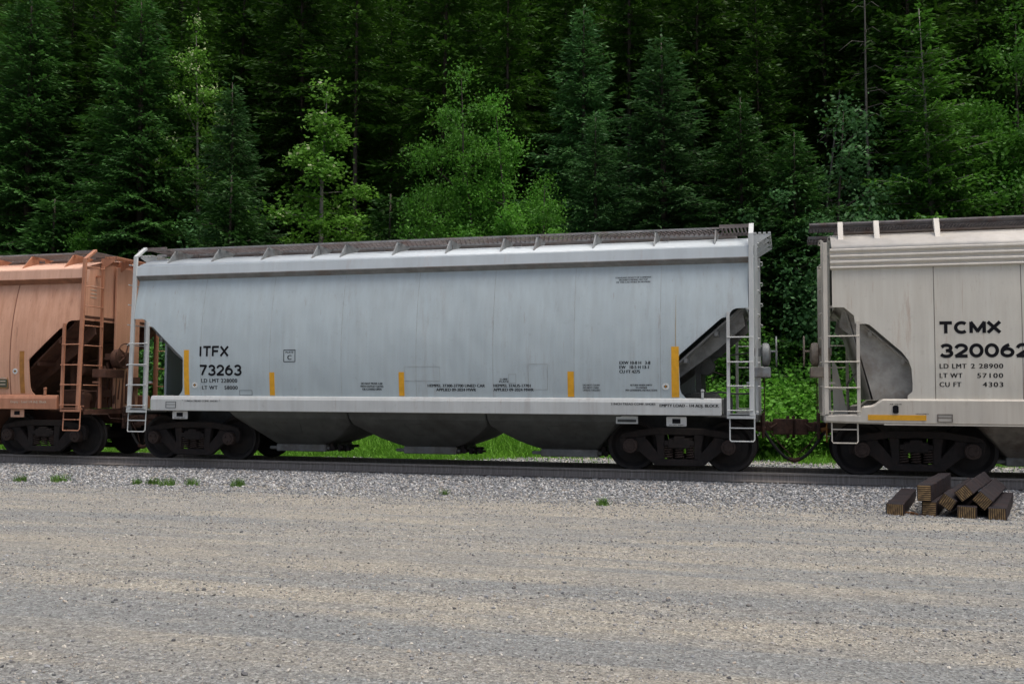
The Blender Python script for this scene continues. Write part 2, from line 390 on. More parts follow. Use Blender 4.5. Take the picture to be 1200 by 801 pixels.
def stroke_text(parent, word, x0, x1, z0, z1, mat, ysf, name, wd):
    gap = .24; adv = [GLY[c][0] for c in word]; tot = sum(adv)+gap*(len(word)-1)
    sx = (x1-x0-wd)/tot; sz = (z1-z0-wd); b = MB(); u = 0
    for c, a in zip(word, adv):
        for li, pl_ in enumerate(GLY[c][1]):
            pts = [(x0+wd/2+(u+px)*sx, z0+wd/2+pz*sz) for px, pz in pl_]; n = len(pts); Lp = []; Rp = []
            closed = c in '06' and li == 0
            for i, (X, Z) in enumerate(pts):
                if closed: p, q = pts[(i-1) % (n-1)], pts[(i+1) % (n-1)]
                else: p, q = pts[max(i-1, 0)], pts[min(i+1, n-1)]
                dx, dz = q[0]-p[0], q[1]-p[1]; l = math.hypot(dx, dz); dx, dz = dx/l, dz/l; ex = 0
                if not closed and i in (0, n-1) and c != 'C': ex = wd*.25*(-1 if i == 0 else 1)
                Lp.append((X-dz*wd/2+dx*ex, Z+dx*wd/2+dz*ex)); Rp.append((X+dz*wd/2+dx*ex, Z-dx*wd/2+dz*ex))
            off = .004+.0012*li; o = len(b.v)
            for (ax_, az_), (bx_, bz_) in zip(Lp, Rp): b.v += [(ax_, -ysf(az_)-off, az_), (bx_, -ysf(bz_)-off, bz_)]
            b.f += [(o+2*i, o+2*i+1, o+2*i+3, o+2*i+2) for i in range(n-1)]
        u += a+gap
    return b.build(name, mat, parent)
def patch(x0, x1, z0, z1, ysurf, mat, parent, name, off=.004, nseg=4, x0t=None, x1t=None):
    b = MB(); 
    for i in range(nseg+1):
        z = z0+(z1-z0)*i/nseg; t = i/nseg
        a = x0 if x0t is None else x0+(x0t-x0)*t; c = x1 if x1t is None else x1+(x1t-x1)*t
        b.v += [(a, -ysurf(z)-off, z), (c, -ysurf(z)-off, z), (a, -ysurf(z)+.01, z), (c, -ysurf(z)+.01, z)]
    for i in range(nseg):
        o = i*4; b.f += [(o, o+1, o+5, o+4), (o, o+4, o+6, o+2), (o+1, o+3, o+7, o+5)]
    o = nseg*4; b.f += [(o, o+1, o+3, o+2), (0, 2, 3, 1)]
    return b.build(name, mat, parent)
def outline(x0, x1, z0, z1, ysurf, mat, parent, name='weld_outline', wd=.009, off=.003):
    b = MB()
    for a, c, d, e in ((x0, x1, z0, z0+wd), (x0, x1, z1-wd, z1), (x0, x0+wd, z0+wd, z1-wd), (x1-wd, x1, z0+wd, z1-wd)):
        n = 4; o = len(b.v)
        for i in range(n+1):
            z = d+(e-d)*i/n; b.v += [(a, -ysurf(z)-off, z), (c, -ysurf(z)-off, z), (a, -ysurf(z)+.01, z), (c, -ysurf(z)+.01, z)]
        for i in range(n):
            q = o+i*4; b.f += [(q, q+1, q+5, q+4), (q, q+4, q+6, q+2), (q+1, q+3, q+7, q+5)]
        q = o+n*4; b.f += [(q, q+1, q+3, q+2), (o, o+2, o+3, o+1)]
    return b.build(name, mat, parent)
def side_sheet(poly, sgn, ysurf, mat, parent, thick=.02):
    bm = bmesh.new(); vs = [bm.verts.new((x, 0, z)) for x, z in poly]; bm.faces.new(vs)
    zs = [p[1] for p in poly]; z0, z1 = min(zs), max(zs)
    for i in range(1, 24):
        z = z0+(z1-z0)*i/24
        bmesh.ops.bisect_plane(bm, geom=bm.verts[:]+bm.edges[:]+bm.faces[:], plane_co=(0, 0, z), plane_no=(0, 0, 1), dist=1e-5)
    for v in bm.verts: v.co.y = ysurf(v.co.z)*sgn
    ret = bmesh.ops.extrude_face_region(bm, geom=bm.faces[:])
    for v in [g for g in ret['geom'] if isinstance(g, bmesh.types.BMVert)]: v.co.y -= thick*sgn
    bmesh.ops.recalc_face_normals(bm, faces=bm.faces)
    me = bpy.data.meshes.new('side_sheet'); bm.to_mesh(me); bm.free()
    me.polygons.foreach_set('use_smooth', [True]*len(me.polygons)); me.set_sharp_from_angle(angle=R_(35))
    me.materials.append(mat); return link_obj('side_sheet', me, parent)

def make_truck(parent, xt, mats=None, tagmark=False):
    bl = MB().box(xt-.2, xt+.2, -1.08, 1.08, .42, .60).box(xt-.16, xt+.16, -.55, .55, .60, .72)
    t = bl.build('truck', M_TRUCK, parent, bevel=.02)
    for sg in (-1, 1):
        outer = [(-1.10, .60), (-1.06, .66), (-.80, .72), (-.45, .76), (.45, .76), (.80, .72), (1.06, .66), (1.10, .60), (1.08, .36), (1.02, .34), (.99, .58), (.79, .58), (.76, .36), (.68, .33), (.40, .14), (.30, .10), (-.30, .10), (-.40, .14), (-.68, .33), (-.76, .36), (-.79, .58), (-.99, .58), (-1.02, .34), (-1.08, .36)]
        # side frame built from welded bars so that its windows stay open
        f = MB(); y0, y1 = sg*.93, sg*1.05
        a, b = min(y0, y1), max(y0, y1)
        f.prism_xz([(-1.10, .60), (-1.06, .68), (-.80, .74), (-.45, .79), (.45, .79), (.80, .74), (1.06, .68), (1.10, .60), (.80, .61), (.45, .665), (-.45, .665), (-.80, .61)], a, b)
        for q in (-1, 1):
            P = lambda L: [(q*u, z) for u, z in (L if q > 0 else L[::-1])]
            f.prism_xz(P([(.27, .665), (.27, .22), (.42, .22), (.40, .40), (.44, .665)]), a+.002, b-.002)           # column
            f.prism_xz(P([(.62, .63), (.81, .61), (.81, .36), (.72, .34), (.64, .40)]), a+.003, b-.003)               # inner pedestal jaw
            f.prism_xz(P([(.98, .62), (1.10, .60), (1.08, .38), (1.0, .36)]), a+.003, b-.003)             # outer pedestal jaw
            f.prism_xz(P([(.62, .60), (.80, .60), (.80, .40), (.44, .11), (.30, .10), (.34, .27)]), a+.004, b-.004)   # diagonal
        f.prism_xz([(-.36, .10), (.36, .10), (.36, .225), (-.36, .225)], a+.005, b-.005)
        for v in range(len(f.v)): x, yy, z = f.v[v]; f.v[v] = (x+xt, yy, z)
        f.build('side_frame', M_TRUCK, t, bevel=.012)
        for u in (-.2, 0, .2):
            sp = []
            for i in range(61):
                an = i/60*5*2*math.pi; sp.append((xt+u+.075*math.cos(an), sg*.99+.06*math.sin(an), .235+.22*i/60))
            MB().tube(sp, .014, 5).build('spring', M_CAP, t)
        MB().box(xt-.27, xt+.27, min(sg*.95, sg*1.07), max(sg*.95, sg*1.07), .47, .56).box(xt-.1, xt+.1, min(sg*.95, sg*1.085), max(sg*.95, sg*1.085), .50, .64).build('bolster_end', M_TRUCK, t, bevel=.01)
        for q in (-1, 1):
            xa = xt+q*.889; zc = .457
            w = MB().lathe([(.085, .07), (.12, .065), (.14, .03), (.34, -.02), (.40, .055), (.455, .06), (.457, -.025), (.482, -.045), (.482, -.07), (.40, -.075), (.36, -.05), (.14, -.02), (.12, -.06), (.085, -.07)], (0, 0, 0), 'y', 40)
            w.v = [(x+xa, sg*(.745+h_), z+zc) for x, h_, z in w.v]
            w.build('wheel', M_WHEEL, t, smooth=True)
            bc = MB().lathe([(0, .17), (.085, .17), (.095, .155), (.125, .15), (.135, .13), (.135, -.05), (0, -.05)], (0, 0, 0), 'y', 20)
            bc.v = [(x+xa, (1.0+yy)*sg, z+zc) for x, yy, z in bc.v]
            for h in range(3):
                th = h*2.094+.5; bc.lathe([(0, .20), (.018, .20), (.018, .165)], (0, 0, 0), 'y', 6)
                for i in range(len(bc.v)-18, len(bc.v)):
                    x, yy, z = bc.v[i]; bc.v[i] = (x+xa+.06*math.cos(th), (1.0+yy-.01)*sg, z+zc+.06*math.sin(th))
            bc.build('bearing_cap', M_CAP, t)
            MB().box(xa-.13, xa+.13, min(sg*.94, sg*1.04), max(sg*.94, sg*1.04), .50, .60).build('bearing_adapter', M_TRUCK, t, bevel=.01)
    for q in (-1, 1):
        MB().tube([(xt+q*.889, -1.05, .457), (xt+q*.889, 1.05, .457)], .085, 14).build('axle', M_TRUCK, t)
        MB().box(xt+q*.36-.05, xt+q*.36+.05, -.85, .85, .32, .44).build('brake_beam', M_TRUCK, t, bevel=.01)
        for sg in (-1, 1):
            MB().prism_xz([(xt+q*(.41), .30), (xt+q*.46, .30), (xt+q*.445, .45), (xt+q*.47, .60), (xt+q*.42, .60), (xt+q*.39, .45)], sg*.745-.045, sg*.745+.045).build('brake_shoe', M_TRUCK, t)
    return t

def coupler(parent, xe, d, zc=.82):
    """d=+1 points to +x; xe = striker face"""
    c = MB().box(min(xe-.5*d, xe+.25*d), max(xe-.5*d, xe+.25*d), -.075, .075, zc-.09, zc+.08)
    poly = [(.20, -.16), (.42, -.18), (.56, -.10), (.58, .0), (.46, .03), (.44, .14), (.34, .19), (.22, .15)]
    pp = [(xe+d*a, b*d) for a, b in poly]
    n = len(pp); o = len(c.v); c.v += [(x, y, zc-.15) for x, y in pp]+[(x, y, zc+.14) for x, y in pp]
    c.f += [tuple(o+i for i in range(n)), tuple(o+n+i for i in range(n-1, -1, -1))]+[(o+i, o+n+i, o+n+(i+1) % n, o+(i+1) % n) for i in range(n)]
    c.tube([(xe+d*.47, -.07*d, zc-.22), (xe+d*.47, -.07*d, zc+.20)], .035, 8)
    k = c.build('coupler', M_RUST, parent, bevel=.012)
    MB().box(min(xe, xe+.05*d), max(xe, xe+.05*d), -.33, .33, zc-.22, zc+.26).build('striker', M_RUST, k, bevel=.015)
    l = MB().tube([(xe+.1*d, -1.45, .93), (xe+.12*d, -.95, .93), (xe+.14*d, -.9, .84), (xe+.16*d, -.3, .80), (xe+.3*d, -.12, .90)], .014, 6)
    l.build('uncoupling_lever', M_RUST, parent)
    return k

def hopper_car(label, xc, P):
    car = empty('covered_hopper_car', (xc, 0, 0)); tag(car, label, 'freight car', 'covered hopper cars coupled in the train')
    ys = P['ys']; H = P['half']; MS, MR, ML, MD = P['side'], P['roof'], P['sill'], P['dark']
    ztop = P['ztop']
    # side sheets with a notch at each end
    right = [(H-d, z) for d, z in P['notch']]         # from the bottom of the notch up to the end
    poly = [(-x, z) for x, z in right[::-1]]
    poly = [(-H, ztop)]+[( -x, z) for x, z in right[::-1]]+[(x, z) for x, z in right]+[(H, ztop)]
    for sg in (-1, 1):
        side_sheet(poly, sg, ys, MS, car)
        c = P['chord']; pr = [(sg*y, z) for y, z in c]
        MB().prism_yz(pr, -H-.03, H+.03).build('top_chord', MR, car, bevel=.006)
        if P['style'] != 'beige': MB().prism_yz([(sg*1.405, 3.737), (sg*1.534, 3.829), (sg*1.530, 3.842), (sg*1.39, 3.75)], -H-.025, H+.025).build('drip_moulding', P['drip'], car)
        s = P['sillprof']; b = MB()
        if P['style'] == 'beige':
            yo, yi = sg*1.64, sg*1.50; a_, b_ = min(yo, yi), max(yo, yi)
            b.prism_xz([(-H-.155, .94), (-H-.155, 1.07), (-H+.41, 1.08), (-H+.46, 1.22), (-H+.64, 1.24), (-H+.78, 1.345), (H-.78, 1.345), (H-.64, 1.24), (H-.46, 1.22), (H-.41, 1.08), (H+.155, 1.07), (H+.155, .94), (H-.5, .92), (0, .90), (-H+.5, .92)], a_, b_)
            sl = b.build('side_sill', ML, car, bevel=.03)
            MB().box(-H+.8, H-.8, min(sg*1.645, sg*1.66), max(sg*1.645, sg*1.66), .905, .925).build('sill_lip', ML, sl)
        else:
            b.prism_yz([(sg*y, z) for y, z in s], -P['sillhalf'], P['sillhalf'])
            b.build('side_sill', ML, car, bevel=.012)
    # roof
    rp = P['roofprof']; prr = [(-y, z) for y, z in rp]+[(y, z) for y, z in rp[::-1]]
    b = MB(); n = len(prr)
    for x in (-H, H):
        b.v += [(x, y, z) for y, z in prr]
    b.f += [(i, i+1, n+i+1, n+i) for i in range(n-1)]
    bm_o = b; ro = bm_o.build('roof', MR, car, smooth=True)
    so = ro.modifiers.new('thickness', 'SOLIDIFY'); so.thickness = .02; so.offset = -1
    # end walls and slope sheets
    zr = rp[0][1]; zn = P['zend']; sl_ = P['slope']
    for d in (-1, 1):
        xe = H-.05; w = ys(zn)-.03
        pts = [(-w, zn)]+[(-ys(zn+(zr-zn)*i/6)+.03, zn+(zr-zn)*i/6) for i in range(1, 6)]
        top = [(-y, z-.01) for y, z in rp]+[(y, z-.01) for y, z in rp[::-1][1:]]
        pts = pts+top+[(-a, z) for a, z in pts[::-1]]
        MB().prism_yz(pts, min(d*(xe-.02), d*xe), max(d*(xe-.02), d*xe)).build('end_wall', MS, car)
        # slope sheet: a slab, underside seen through the notch
        b = MB(); (xa, za), (xb, zb) = sl_
        wa = 1.45
        b.quadbox([(d*xb, -1.47, zb), (d*xa, -wa, za), (d*xa, wa, za), (d*xb, 1.47, zb), (d*xb, -1.47, zb+.05), (d*xa, -wa, za+.03), (d*xa, wa, za+.03), (d*xb, 1.47, zb+.05)])
        sx = (xa+xb)/2
        for f0 in (.25, .5):   # stiffeners across the underside
            x_, z_ = xa+(xb-xa)*f0, za+(zb-za)*f0
            wv = wa
            b.box(d*x_-.03, d*x_+.03, -wv, wv, z_-.09, z_-.003)
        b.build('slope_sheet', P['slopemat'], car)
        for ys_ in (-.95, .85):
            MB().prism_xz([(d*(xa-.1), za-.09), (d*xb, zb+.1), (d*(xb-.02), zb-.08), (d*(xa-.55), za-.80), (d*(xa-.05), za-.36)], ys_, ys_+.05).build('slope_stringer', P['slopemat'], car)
        # shear plate / platform, centre sill end, cross plate
        MB().box(min(d*(H-.75), d*(H+.12)), max(d*(H-.75), d*(H+.12)), -1.48, 1.48, 1.0, 1.03).box(min(d*(H+.09), d*(H+.14)), max(d*(H+.09), d*(H+.14)), -1.48, 1.48, .93, 1.028).build('end_platform', MD if P['style'] != 'beige' else ML, car)
        MB().prism_xz([(d*(xa-.85), 1.035), (d*(xa-.95), 1.035), (d*(xa-1.0), za-.98), (d*(xa-.9), za-.9)], -.55, .55).build('cross_plate', MD, car)
        # centre end column
        MB().box(min(d*(H-.01), d*(H+.05)), max(d*(H-.01), d*(H+.05)), -.42, .42, 1.035, 4.20).build('end_column', MS, car, bevel=.01)
        # corner post with bent top, side ladder, end ladder
        for sg in (-1, 1):
            px = d*(H+.05); yo = -1.60*sg*-1
            yo = sg*1.60
            if P['style'] == 'beige': 
                px = d*(H+.115); z_t = 4.02
                MB().box(px-.035, px+.035, yo-.05, yo+.05, 1.075, z_t).build('corner_post', ML, car, bevel=.004)
            else:
                pb = MB().bar((px, sg*1.60, 1.04), (px, sg*1.50, 4.26), .085, .05, up=(0, 1, 0))
                pb.bar((px, sg*1.50, 4.24), (px, sg*1.18, 4.47), .085, .05, up=(0, 1, 0))
                pb.build('corner_post', ML, car, bevel=.004)
            lx = d*P['stile']; zt = P['stiletop']
            ld = MB().bar((lx, sg*1.61, 1.05), (lx, sg*(ys(zt)+.012), zt), .055, .05, up=(0, 1, 0))
            for z in P['rungs']:
                yy = sg*(1.62 if z < 2 else 1.60)
                ld.tube([(lx-d*.02, yy+sg*.03, z), (px+d*.03, yy+sg*.03, z)], .013, 6)
            ld.tube([(px+d*.02, sg*1.63, 1.13), (lx-d*.02, sg*1.66, 1.13)], .011, 6)
            ld.box(min(lx, px), max(lx, px), min(sg*1.46, sg*1.62), max(sg*1.46, sg*1.62), 1.035, 1.06)
            if P['style'] != 'beige': ld.box(min(lx-d*.03, px+d*.06), max(lx-d*.03, px+d*.06), min(sg*1.605, sg*1.62), max(sg*1.605, sg*1.62), .985, 1.075)
            ld.build('side_ladder', ML, car)
            a, c_ = d*(abs(lx)+.02), d*(abs(lx)+.44)
            st = MB().tube([(a, sg*1.56, 1.0), (a, sg*1.58, .62), (a+d*.02, sg*1.60, .59), (c_-d*.02, sg*1.60, .59), (c_, sg*1.58, .62), (c_, sg*1.56, 1.12), (c_+d*.07, sg*1.55, 1.10)], .013, 6)
            st.tube([(a, sg*1.575, .82), (c_, sg*1.575, .82)], .012, 6); st.build('sill_step', P['step'], car)
            # end ladder (corner post to a second post further in)
            e = MB(); xe2 = d*(H+.12 if P['style'] != 'beige' else H+.14)
            e.bar((xe2, sg*1.0, 1.05), (xe2, sg*1.0, 4.15), .05, .05, up=(0, 1, 0))
            for i in range(8):
                z = 1.55+i*.42
                if z < 4.1: e.tube([(xe2+d*.03, sg*1.58, z), (xe2+d*.06, sg*1.5, z), (xe2+d*.06, sg*1.04, z), (xe2+d*.02, sg*1.0, z)], .012, 6)
            for z in (1.6, 2.95, 3.9): e.box(min(d*(H-.06), xe2), max(d*(H-.06), xe2), min(sg*.98, sg*1.02), max(sg*.98, sg*1.02), z, z+.04)
            if sg < 0 or d > 0: e.build('end_ladder', ML, car)
    # centre sill under the bays
    MB().box(-H-.05, H+.05, -.19, .19, .72, 1.02).build('centre_sill', MD, car)
    # hopper bays: tapered funnels with a ridge between them, outlet gates below
    MBAY = P['bay']
    nb = P['bays']; pitch = P['pitch']
    for i in range(nb):
        cx_ = (i-(nb-1)/2)*pitch
        z0, z1 = .34, 1.06
        def ring(z, hx, hy):
            l_ = outs[z] if eL else hx; r_ = outs[z] if eR else hx
            return [(cx_-l_, -hy, z), (cx_+r_, -hy, z), (cx_+r_, hy, z), (cx_-l_, hy, z)]
        b = MB(); hx = pitch/2
        prof_ = [(1.06, hx-.01, 1.54), (.90, hx-.012, 1.44), (.80, hx*.985, 1.30), (.64, hx*.83, 1.06), (.50, hx*.67, .86), (.40, hx*.50, .72), (.34, hx*.37, .64)]
        outs = {1.06: 1.22, .90: 1.07, .80: .98, .64: .83, .50: .70, .40: .60, .34: .53}; eL, eR = i == 0, i == nb-1
        for z, a, c_ in prof_: b.v += ring(z, a, c_)
        for j in range(len(prof_)-1):
            for q in range(4): b.f.append((j*4+q, j*4+(q+1) % 4, (j+1)*4+(q+1) % 4, (j+1)*4+q))
        e = (len(prof_)-1)*4; b.f += [(e, e+1, e+2, e+3), (3, 2, 1, 0)]
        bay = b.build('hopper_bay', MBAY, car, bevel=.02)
        ysb_ = lambda z: float(np.interp(z, [.34, .50, .64, .80, .90, 1.06], [.64, .86, 1.06, 1.30, 1.44, 1.54]))
        for za_, zb_, xa_, xb_ in ((.80, .81, .30, .30), (.58, .59, .20, .20)): patch(cx_-xa_, cx_+xb_, za_, zb_, ysb_, MD, bay, 'plate_edge', .006, 2)
        for q_ in (-1, 1): patch(cx_+q_*.20-.005, cx_+q_*.20+.005, .59, .80, ysb_, MD, bay, 'plate_edge', .006, 4, x0t=cx_+q_*.30-.005, x1t=cx_+q_*.30+.005)
        outline_pts = [(-.28, .66), (.28, .66), (.24, .56), (-.24, .56)]
        g = MB().box(cx_-.56, cx_+.56, -.66, .66, .20, .345).box(cx_-.75, cx_+.75, -.60, -.56, .235, .30).box(cx_-.75, cx_+.75, .56, .60, .235, .30)
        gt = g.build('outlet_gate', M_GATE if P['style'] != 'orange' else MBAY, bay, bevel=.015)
        kk = MB().tube([(cx_+.62, -.5, .27), (cx_+1.12, -.5, .27)], .022, 8).tube([(cx_+.72, -.62, .27), (cx_+.72, .62, .27)], .03, 8)
        kk.box(cx_+.80, cx_+.86, -.58, -.42, .21, .34).tube([(cx_+.9, -.62, .30), (cx_+.9, -.4, .22)], .03, 6).box(cx_+.62, cx_+.70, -.60, -.40, .24, .40).box(cx_+.98, cx_+1.04, -.56, -.44, .22, .33).lathe([(.0, -.66), (.05, -.66), (.05, -.60), (0, -.60)], (cx_+.72, 0, .27), 'y', 10)
        kk.build('gate_shaft', M_TRUCK, gt)
        # data plate outline on the slope
    # end sheets joining the outer bays to the slope sheets are part of slope_sheet
    # trucks, couplers
    for xt in P['trucks']: make_truck(car, xt)
    for d in P.get('couplers', (-1, 1)): coupler(car, d*(H+.18), d)
    # roof walkways
    if P['style'] == 'beige':
        for sg in (-1, 1):
            b = MB(); b.tube([(-H-.35, sg*.98, 4.44), (H+.35, sg*.98, 4.44)], .035, 8).box(-H-.35, H+.35, min(sg*.36, sg*.40), max(sg*.36, sg*.40), 4.40, 4.45).box(-H-.35, H+.35, min(sg*.94, sg*.965), max(sg*.94, sg*.965), 4.375, 4.41)
            x = -H-.34
            while x < H+.34:
                b.box(x, x+.012, min(sg*.40, sg*.95), max(sg*.40, sg*.95), 4.41, 4.442); x += .055
            for q in np.linspace(.46, .90, 6): b.box(-H-.35, H+.35, sg*q-.006, sg*q+.006, 4.412, 4.44)
            b.build('running_board', M_GRATED, car)
            for i in range(20):
                xb = -H+.13+i*.655*(1 if i < 2 else 1)
            for xb in [-H+.17, -H+.77, -H+1.75, -H+3.3, -H+4.9, -H+6.3, -H+7.6, -H+9.2, -H+10.75, -H+11.73, -H+12.33]:
                MB().quadbox([(xb-.045, sg*1.27, 4.10), (xb+.045, sg*1.27, 4.10), (xb+.045, sg*1.24, 4.12), (xb-.045, sg*1.24, 4.12), (xb-.045, sg*1.08, 4.465), (xb+.045, sg*1.08, 4.465), (xb+.045, sg*.93, 4.47), (xb-.045, sg*.93, 4.47)]).build('walkway_bracket', MR, car, bevel=.004)
        MB().box(-H+.1, H-.1, -.30, .30, 4.36, 4.43).build('roof_hatch', M_HATCH, car, bevel=.02)
    else:
        for sg in (-1, 1):
            b = MB()
            eg = MB().box(-H-.30, H-.52, min(sg*1.062, sg*1.085), max(sg*1.062, sg*1.085), 4.425, 4.458)
            eg.box(-H-.30, H-.52, min(sg*.40, sg*.418), max(sg*.40, sg*.418), 4.40, 4.455)
            # expanded metal: crossing diagonal strands
            x = -H+.45
            while x < H-.52:
                for q in (-1, 1):
                    b.bar((x, sg*.42, 4.435), (x+q*.17, sg*1.06, 4.435), .012, .020)
                x += .095
            rb_ = b.build('running_board', P['grate'], car); eg.build('edge_angle', P['edge'], rb_)
            for xb in P['brk']:
                # gusset plate across the roof, wide face towards the car's ends
                gp = [(sg*1.36, 4.11), (sg*1.07, 4.42), (sg*.42, 4.398), (sg*.62, 4.29), (sg*1.0, 4.20)]
                MB().prism_yz(gp, xb-.012, xb+.012).box(xb-.035, xb+.035, min(sg*1.05, sg*1.082), max(sg*1.05, sg*1.082), 4.37, 4.40).build('walkway_bracket', P['brkmat'], car)
            # end step beside the ladder
            for d in (-1, 1):
                b = MB(); x0, x1 = (H-.52, H+.04) if d > 0 else (-H-.04, -H+.43)
                b.box(x0, x1, min(sg*1.12, sg*1.14), max(sg*1.12, sg*1.14), 4.425, 4.49)
                b.box(x0, x1, min(sg*.42, sg*.44), max(sg*.42, sg*.44), 4.39, 4.45)
                for i in range(8):
                    x = x0+(x1-x0)*(i+.5)/8; b.box(x-.014, x+.014, min(sg*.44, sg*1.12), max(sg*.44, sg*1.12), 4.43, 4.45)
                b.build('crossover_step', P['grate'], car)
        for d in (-1, 1):
            b = MB(); x0, x1 = d*(H+.06), d*(H+.40)
            for i in range(4):
                x = x0+(x1-x0)*(i+.5)/4
                b.box(x-.025, x+.025, -.9, .9, 4.34, 4.37)
            for yy in (-.88, -.3, .3, .88):
                q = 1
                b.prism_xz([(d*(H-.02), 4.335), (d*(H+.38), 4.335), (d*(H+.38), 4.31), (d*(H-.02), 4.06)], yy-.012, yy+.012)
            b.build('end_walkway', P['step2'], car)
        MB().box(-H+.25, H-.25, -.33, .33, 4.36, 4.44).build('roof_hatch', M_HATCH, car, bevel=.02)
        hs = -H+1.0
        while hs < H-.6:
            MB().box(hs, hs+.10, -1.0, -.93, 4.265, 4.30).tube([(hs, -.98, 4.25), (hs, -.98, 4.32), (hs+.12, -.98, 4.32), (hs+.12, -.98, 4.25)], .008, 5).build('hatch_latch', M_HATCH, car); hs += 1.42
    # brake gear at the ends
    for d in P['brakes']:
        y_ = -.62
        xb = d*(H+.13)
        hb = MB().box(min(d*(H-.02), d*(H+.22)), max(d*(H-.02), d*(H+.22)), y_-.06, y_+.12, 2.12, 2.26)
        hb.lathe([(0, d*.20), (.17, d*.20), (.21, d*.22), (.22, d*.28), (.20, d*.33), (.10, d*.36), (0, d*.36)], (d*H, y_, 2.14), 'x', 24)
        hsn = hb.build('handbrake_housing', P['hb'], car, smooth=True)
        bw = MB(); xw = d*(H+.46)
        ringp = [(xw, y_+.27*math.cos(a), 2.20+.27*math.sin(a)) for a in np.linspace(0, 2*math.pi, 33)]
        bw.tube(ringp, .013, 6, caps=False)
        for a in range(5):
            th = a*2*math.pi/5; bw.bar((xw, y_, 2.20), (xw, y_+.27*math.cos(th), 2.20+.27*math.sin(th)), .03, .012)
        bw.tube([(d*(H+.34), y_, 2.20), (xw+d*.02, y_, 2.20)], .02, 8); bw.build('handbrake_wheel', P['hb'], hsn)
        MB().tube([(d*(H+.24), y_, 2.0), (d*(H+.24), y_, 1.05)], .010, 5).build('brake_chain', M_RUST, hsn)
        MB().box(min(d*(H+.02), d*(H+.36)), max(d*(H+.02), d*(H+.36)), -1.15, -.5, 1.72, 1.90).build('brake_step', P['hb'], car, bevel=.01)
    return car

ysG = lambda z: arc(z)
ysO = lambda z: arc(z, .095)
ysB = lambda z: arc(z, .022, 1.60, 2.2)
notch_g = [(1.09, 1.335), (1.17, 1.42), (1.195, 1.50), (1.215, 2.06), (1.20, 2.11), (.47, 2.75), (.42, 2.765), (.35, 2.765), (.325, 2.79), (.31, 2.85), (.27, 2.90), (.20, 2.925), (0, 2.93)]
notch_b = [(1.19, 1.34), (1.19, 1.40), (1.265, 1.47), (1.27, 1.60), (1.255, 1.85), (1.21, 1.99), (1.11, 2.13), (.60, 2.60), (.55, 2.615), (.365, 2.62), (.35, 2.76), (.19, 2.905), (0, 2.91)]
def common(**k):
    P = dict(half=6.25, ztop=3.80, zend=2.95, slope=((6.22, 3.02), (4.06, 1.10)), rungs=(1.556, 1.976, 2.412), bays=3, pitch=2.84, sillhalf=5.78, stile=5.90, stiletop=2.86)
    P.update(k); return P
chord_g = [(1.40, 3.745), (1.525, 3.835), (1.50, 4.04), (1.30, 4.03), (1.36, 3.80)]
roof_g = [(1.49, 4.045), (1.40, 4.09), (1.20, 4.165), (.95, 4.24), (.6, 4.31), (.3, 4.345), (0, 4.355)]
sill_g = [(1.53, 1.04), (1.625, 1.03), (1.63, 1.26), (1.605, 1.325), (1.54, 1.34)]
XG = -6.89
brk_w = [-12.526, -11.487, -10.337, -9.202, -8.582, -7.461, -6.355, -5.248, -4.590, -3.455, -2.323, -1.228]
brk = [x-XG for x in brk_w]
grey = hopper_car('grey covered hopper car lettered ITFX 73263 in the middle of the train', XG, common(style='grey', ys=ysG, notch=notch_g, chord=chord_g, roofprof=roof_g, sillprof=sill_g,
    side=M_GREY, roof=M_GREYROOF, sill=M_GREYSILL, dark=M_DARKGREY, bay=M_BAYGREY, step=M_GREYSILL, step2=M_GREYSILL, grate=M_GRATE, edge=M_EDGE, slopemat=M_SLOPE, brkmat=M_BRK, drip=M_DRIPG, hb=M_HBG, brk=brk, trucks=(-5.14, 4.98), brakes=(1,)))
XO = -20.75
orange = hopper_car('faded orange rust-stained covered hopper car at the left end of the train', XO, common(style='orange', ys=ysO, notch=notch_g, chord=chord_g, roofprof=roof_g, sillprof=sill_g,
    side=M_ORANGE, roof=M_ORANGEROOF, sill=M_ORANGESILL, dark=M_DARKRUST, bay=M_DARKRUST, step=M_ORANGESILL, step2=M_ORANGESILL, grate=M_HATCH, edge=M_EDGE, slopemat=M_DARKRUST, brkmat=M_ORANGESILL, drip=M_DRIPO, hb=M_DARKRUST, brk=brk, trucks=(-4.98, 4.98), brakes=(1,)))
XB = 7.015
chord_b = [(1.50, 3.56), (1.615, 3.575), (1.615, 3.60), (1.565, 3.615), (1.56, 3.655), (1.61, 3.665), (1.61, 3.70), (1.56, 3.715), (1.555, 3.76), (1.605, 3.77), (1.605, 3.80), (1.555, 3.815), (1.55, 3.86), (1.60, 3.875), (1.60, 3.91), (1.48, 3.935), (1.40, 3.93)]
roof_b = [(1.58, 3.92), (1.50, 3.99), (1.30, 4.105), (1.10, 4.19), (.8, 4.27), (.4, 4.33), (0, 4.35)]
beige = hopper_car('beige covered hopper car lettered TCMX 320062 at the right end of the train', XB, common(style='beige', ys=ysB, notch=notch_b, chord=chord_b, roofprof=roof_b, sillprof=sill_g, ztop=3.60,
    side=M_BEIGE, roof=M_BEIGEROOF, sill=M_BEIGESILL, dark=M_DARKTAN, bay=M_DARKTAN, step=M_BEIGESILL, step2=M_BEIGESILL, grate=M_GRATED, slopemat=M_SHADED, brkmat=M_BEIGE, hb=M_HBB, brk=brk, trucks=(-4.88, 4.88), brakes=(-1,),
    stile=5.84, stiletop=2.66, rungs=(1.53, 1.97, 2.41), slope=((6.16, 2.98), (4.06, 1.06))))
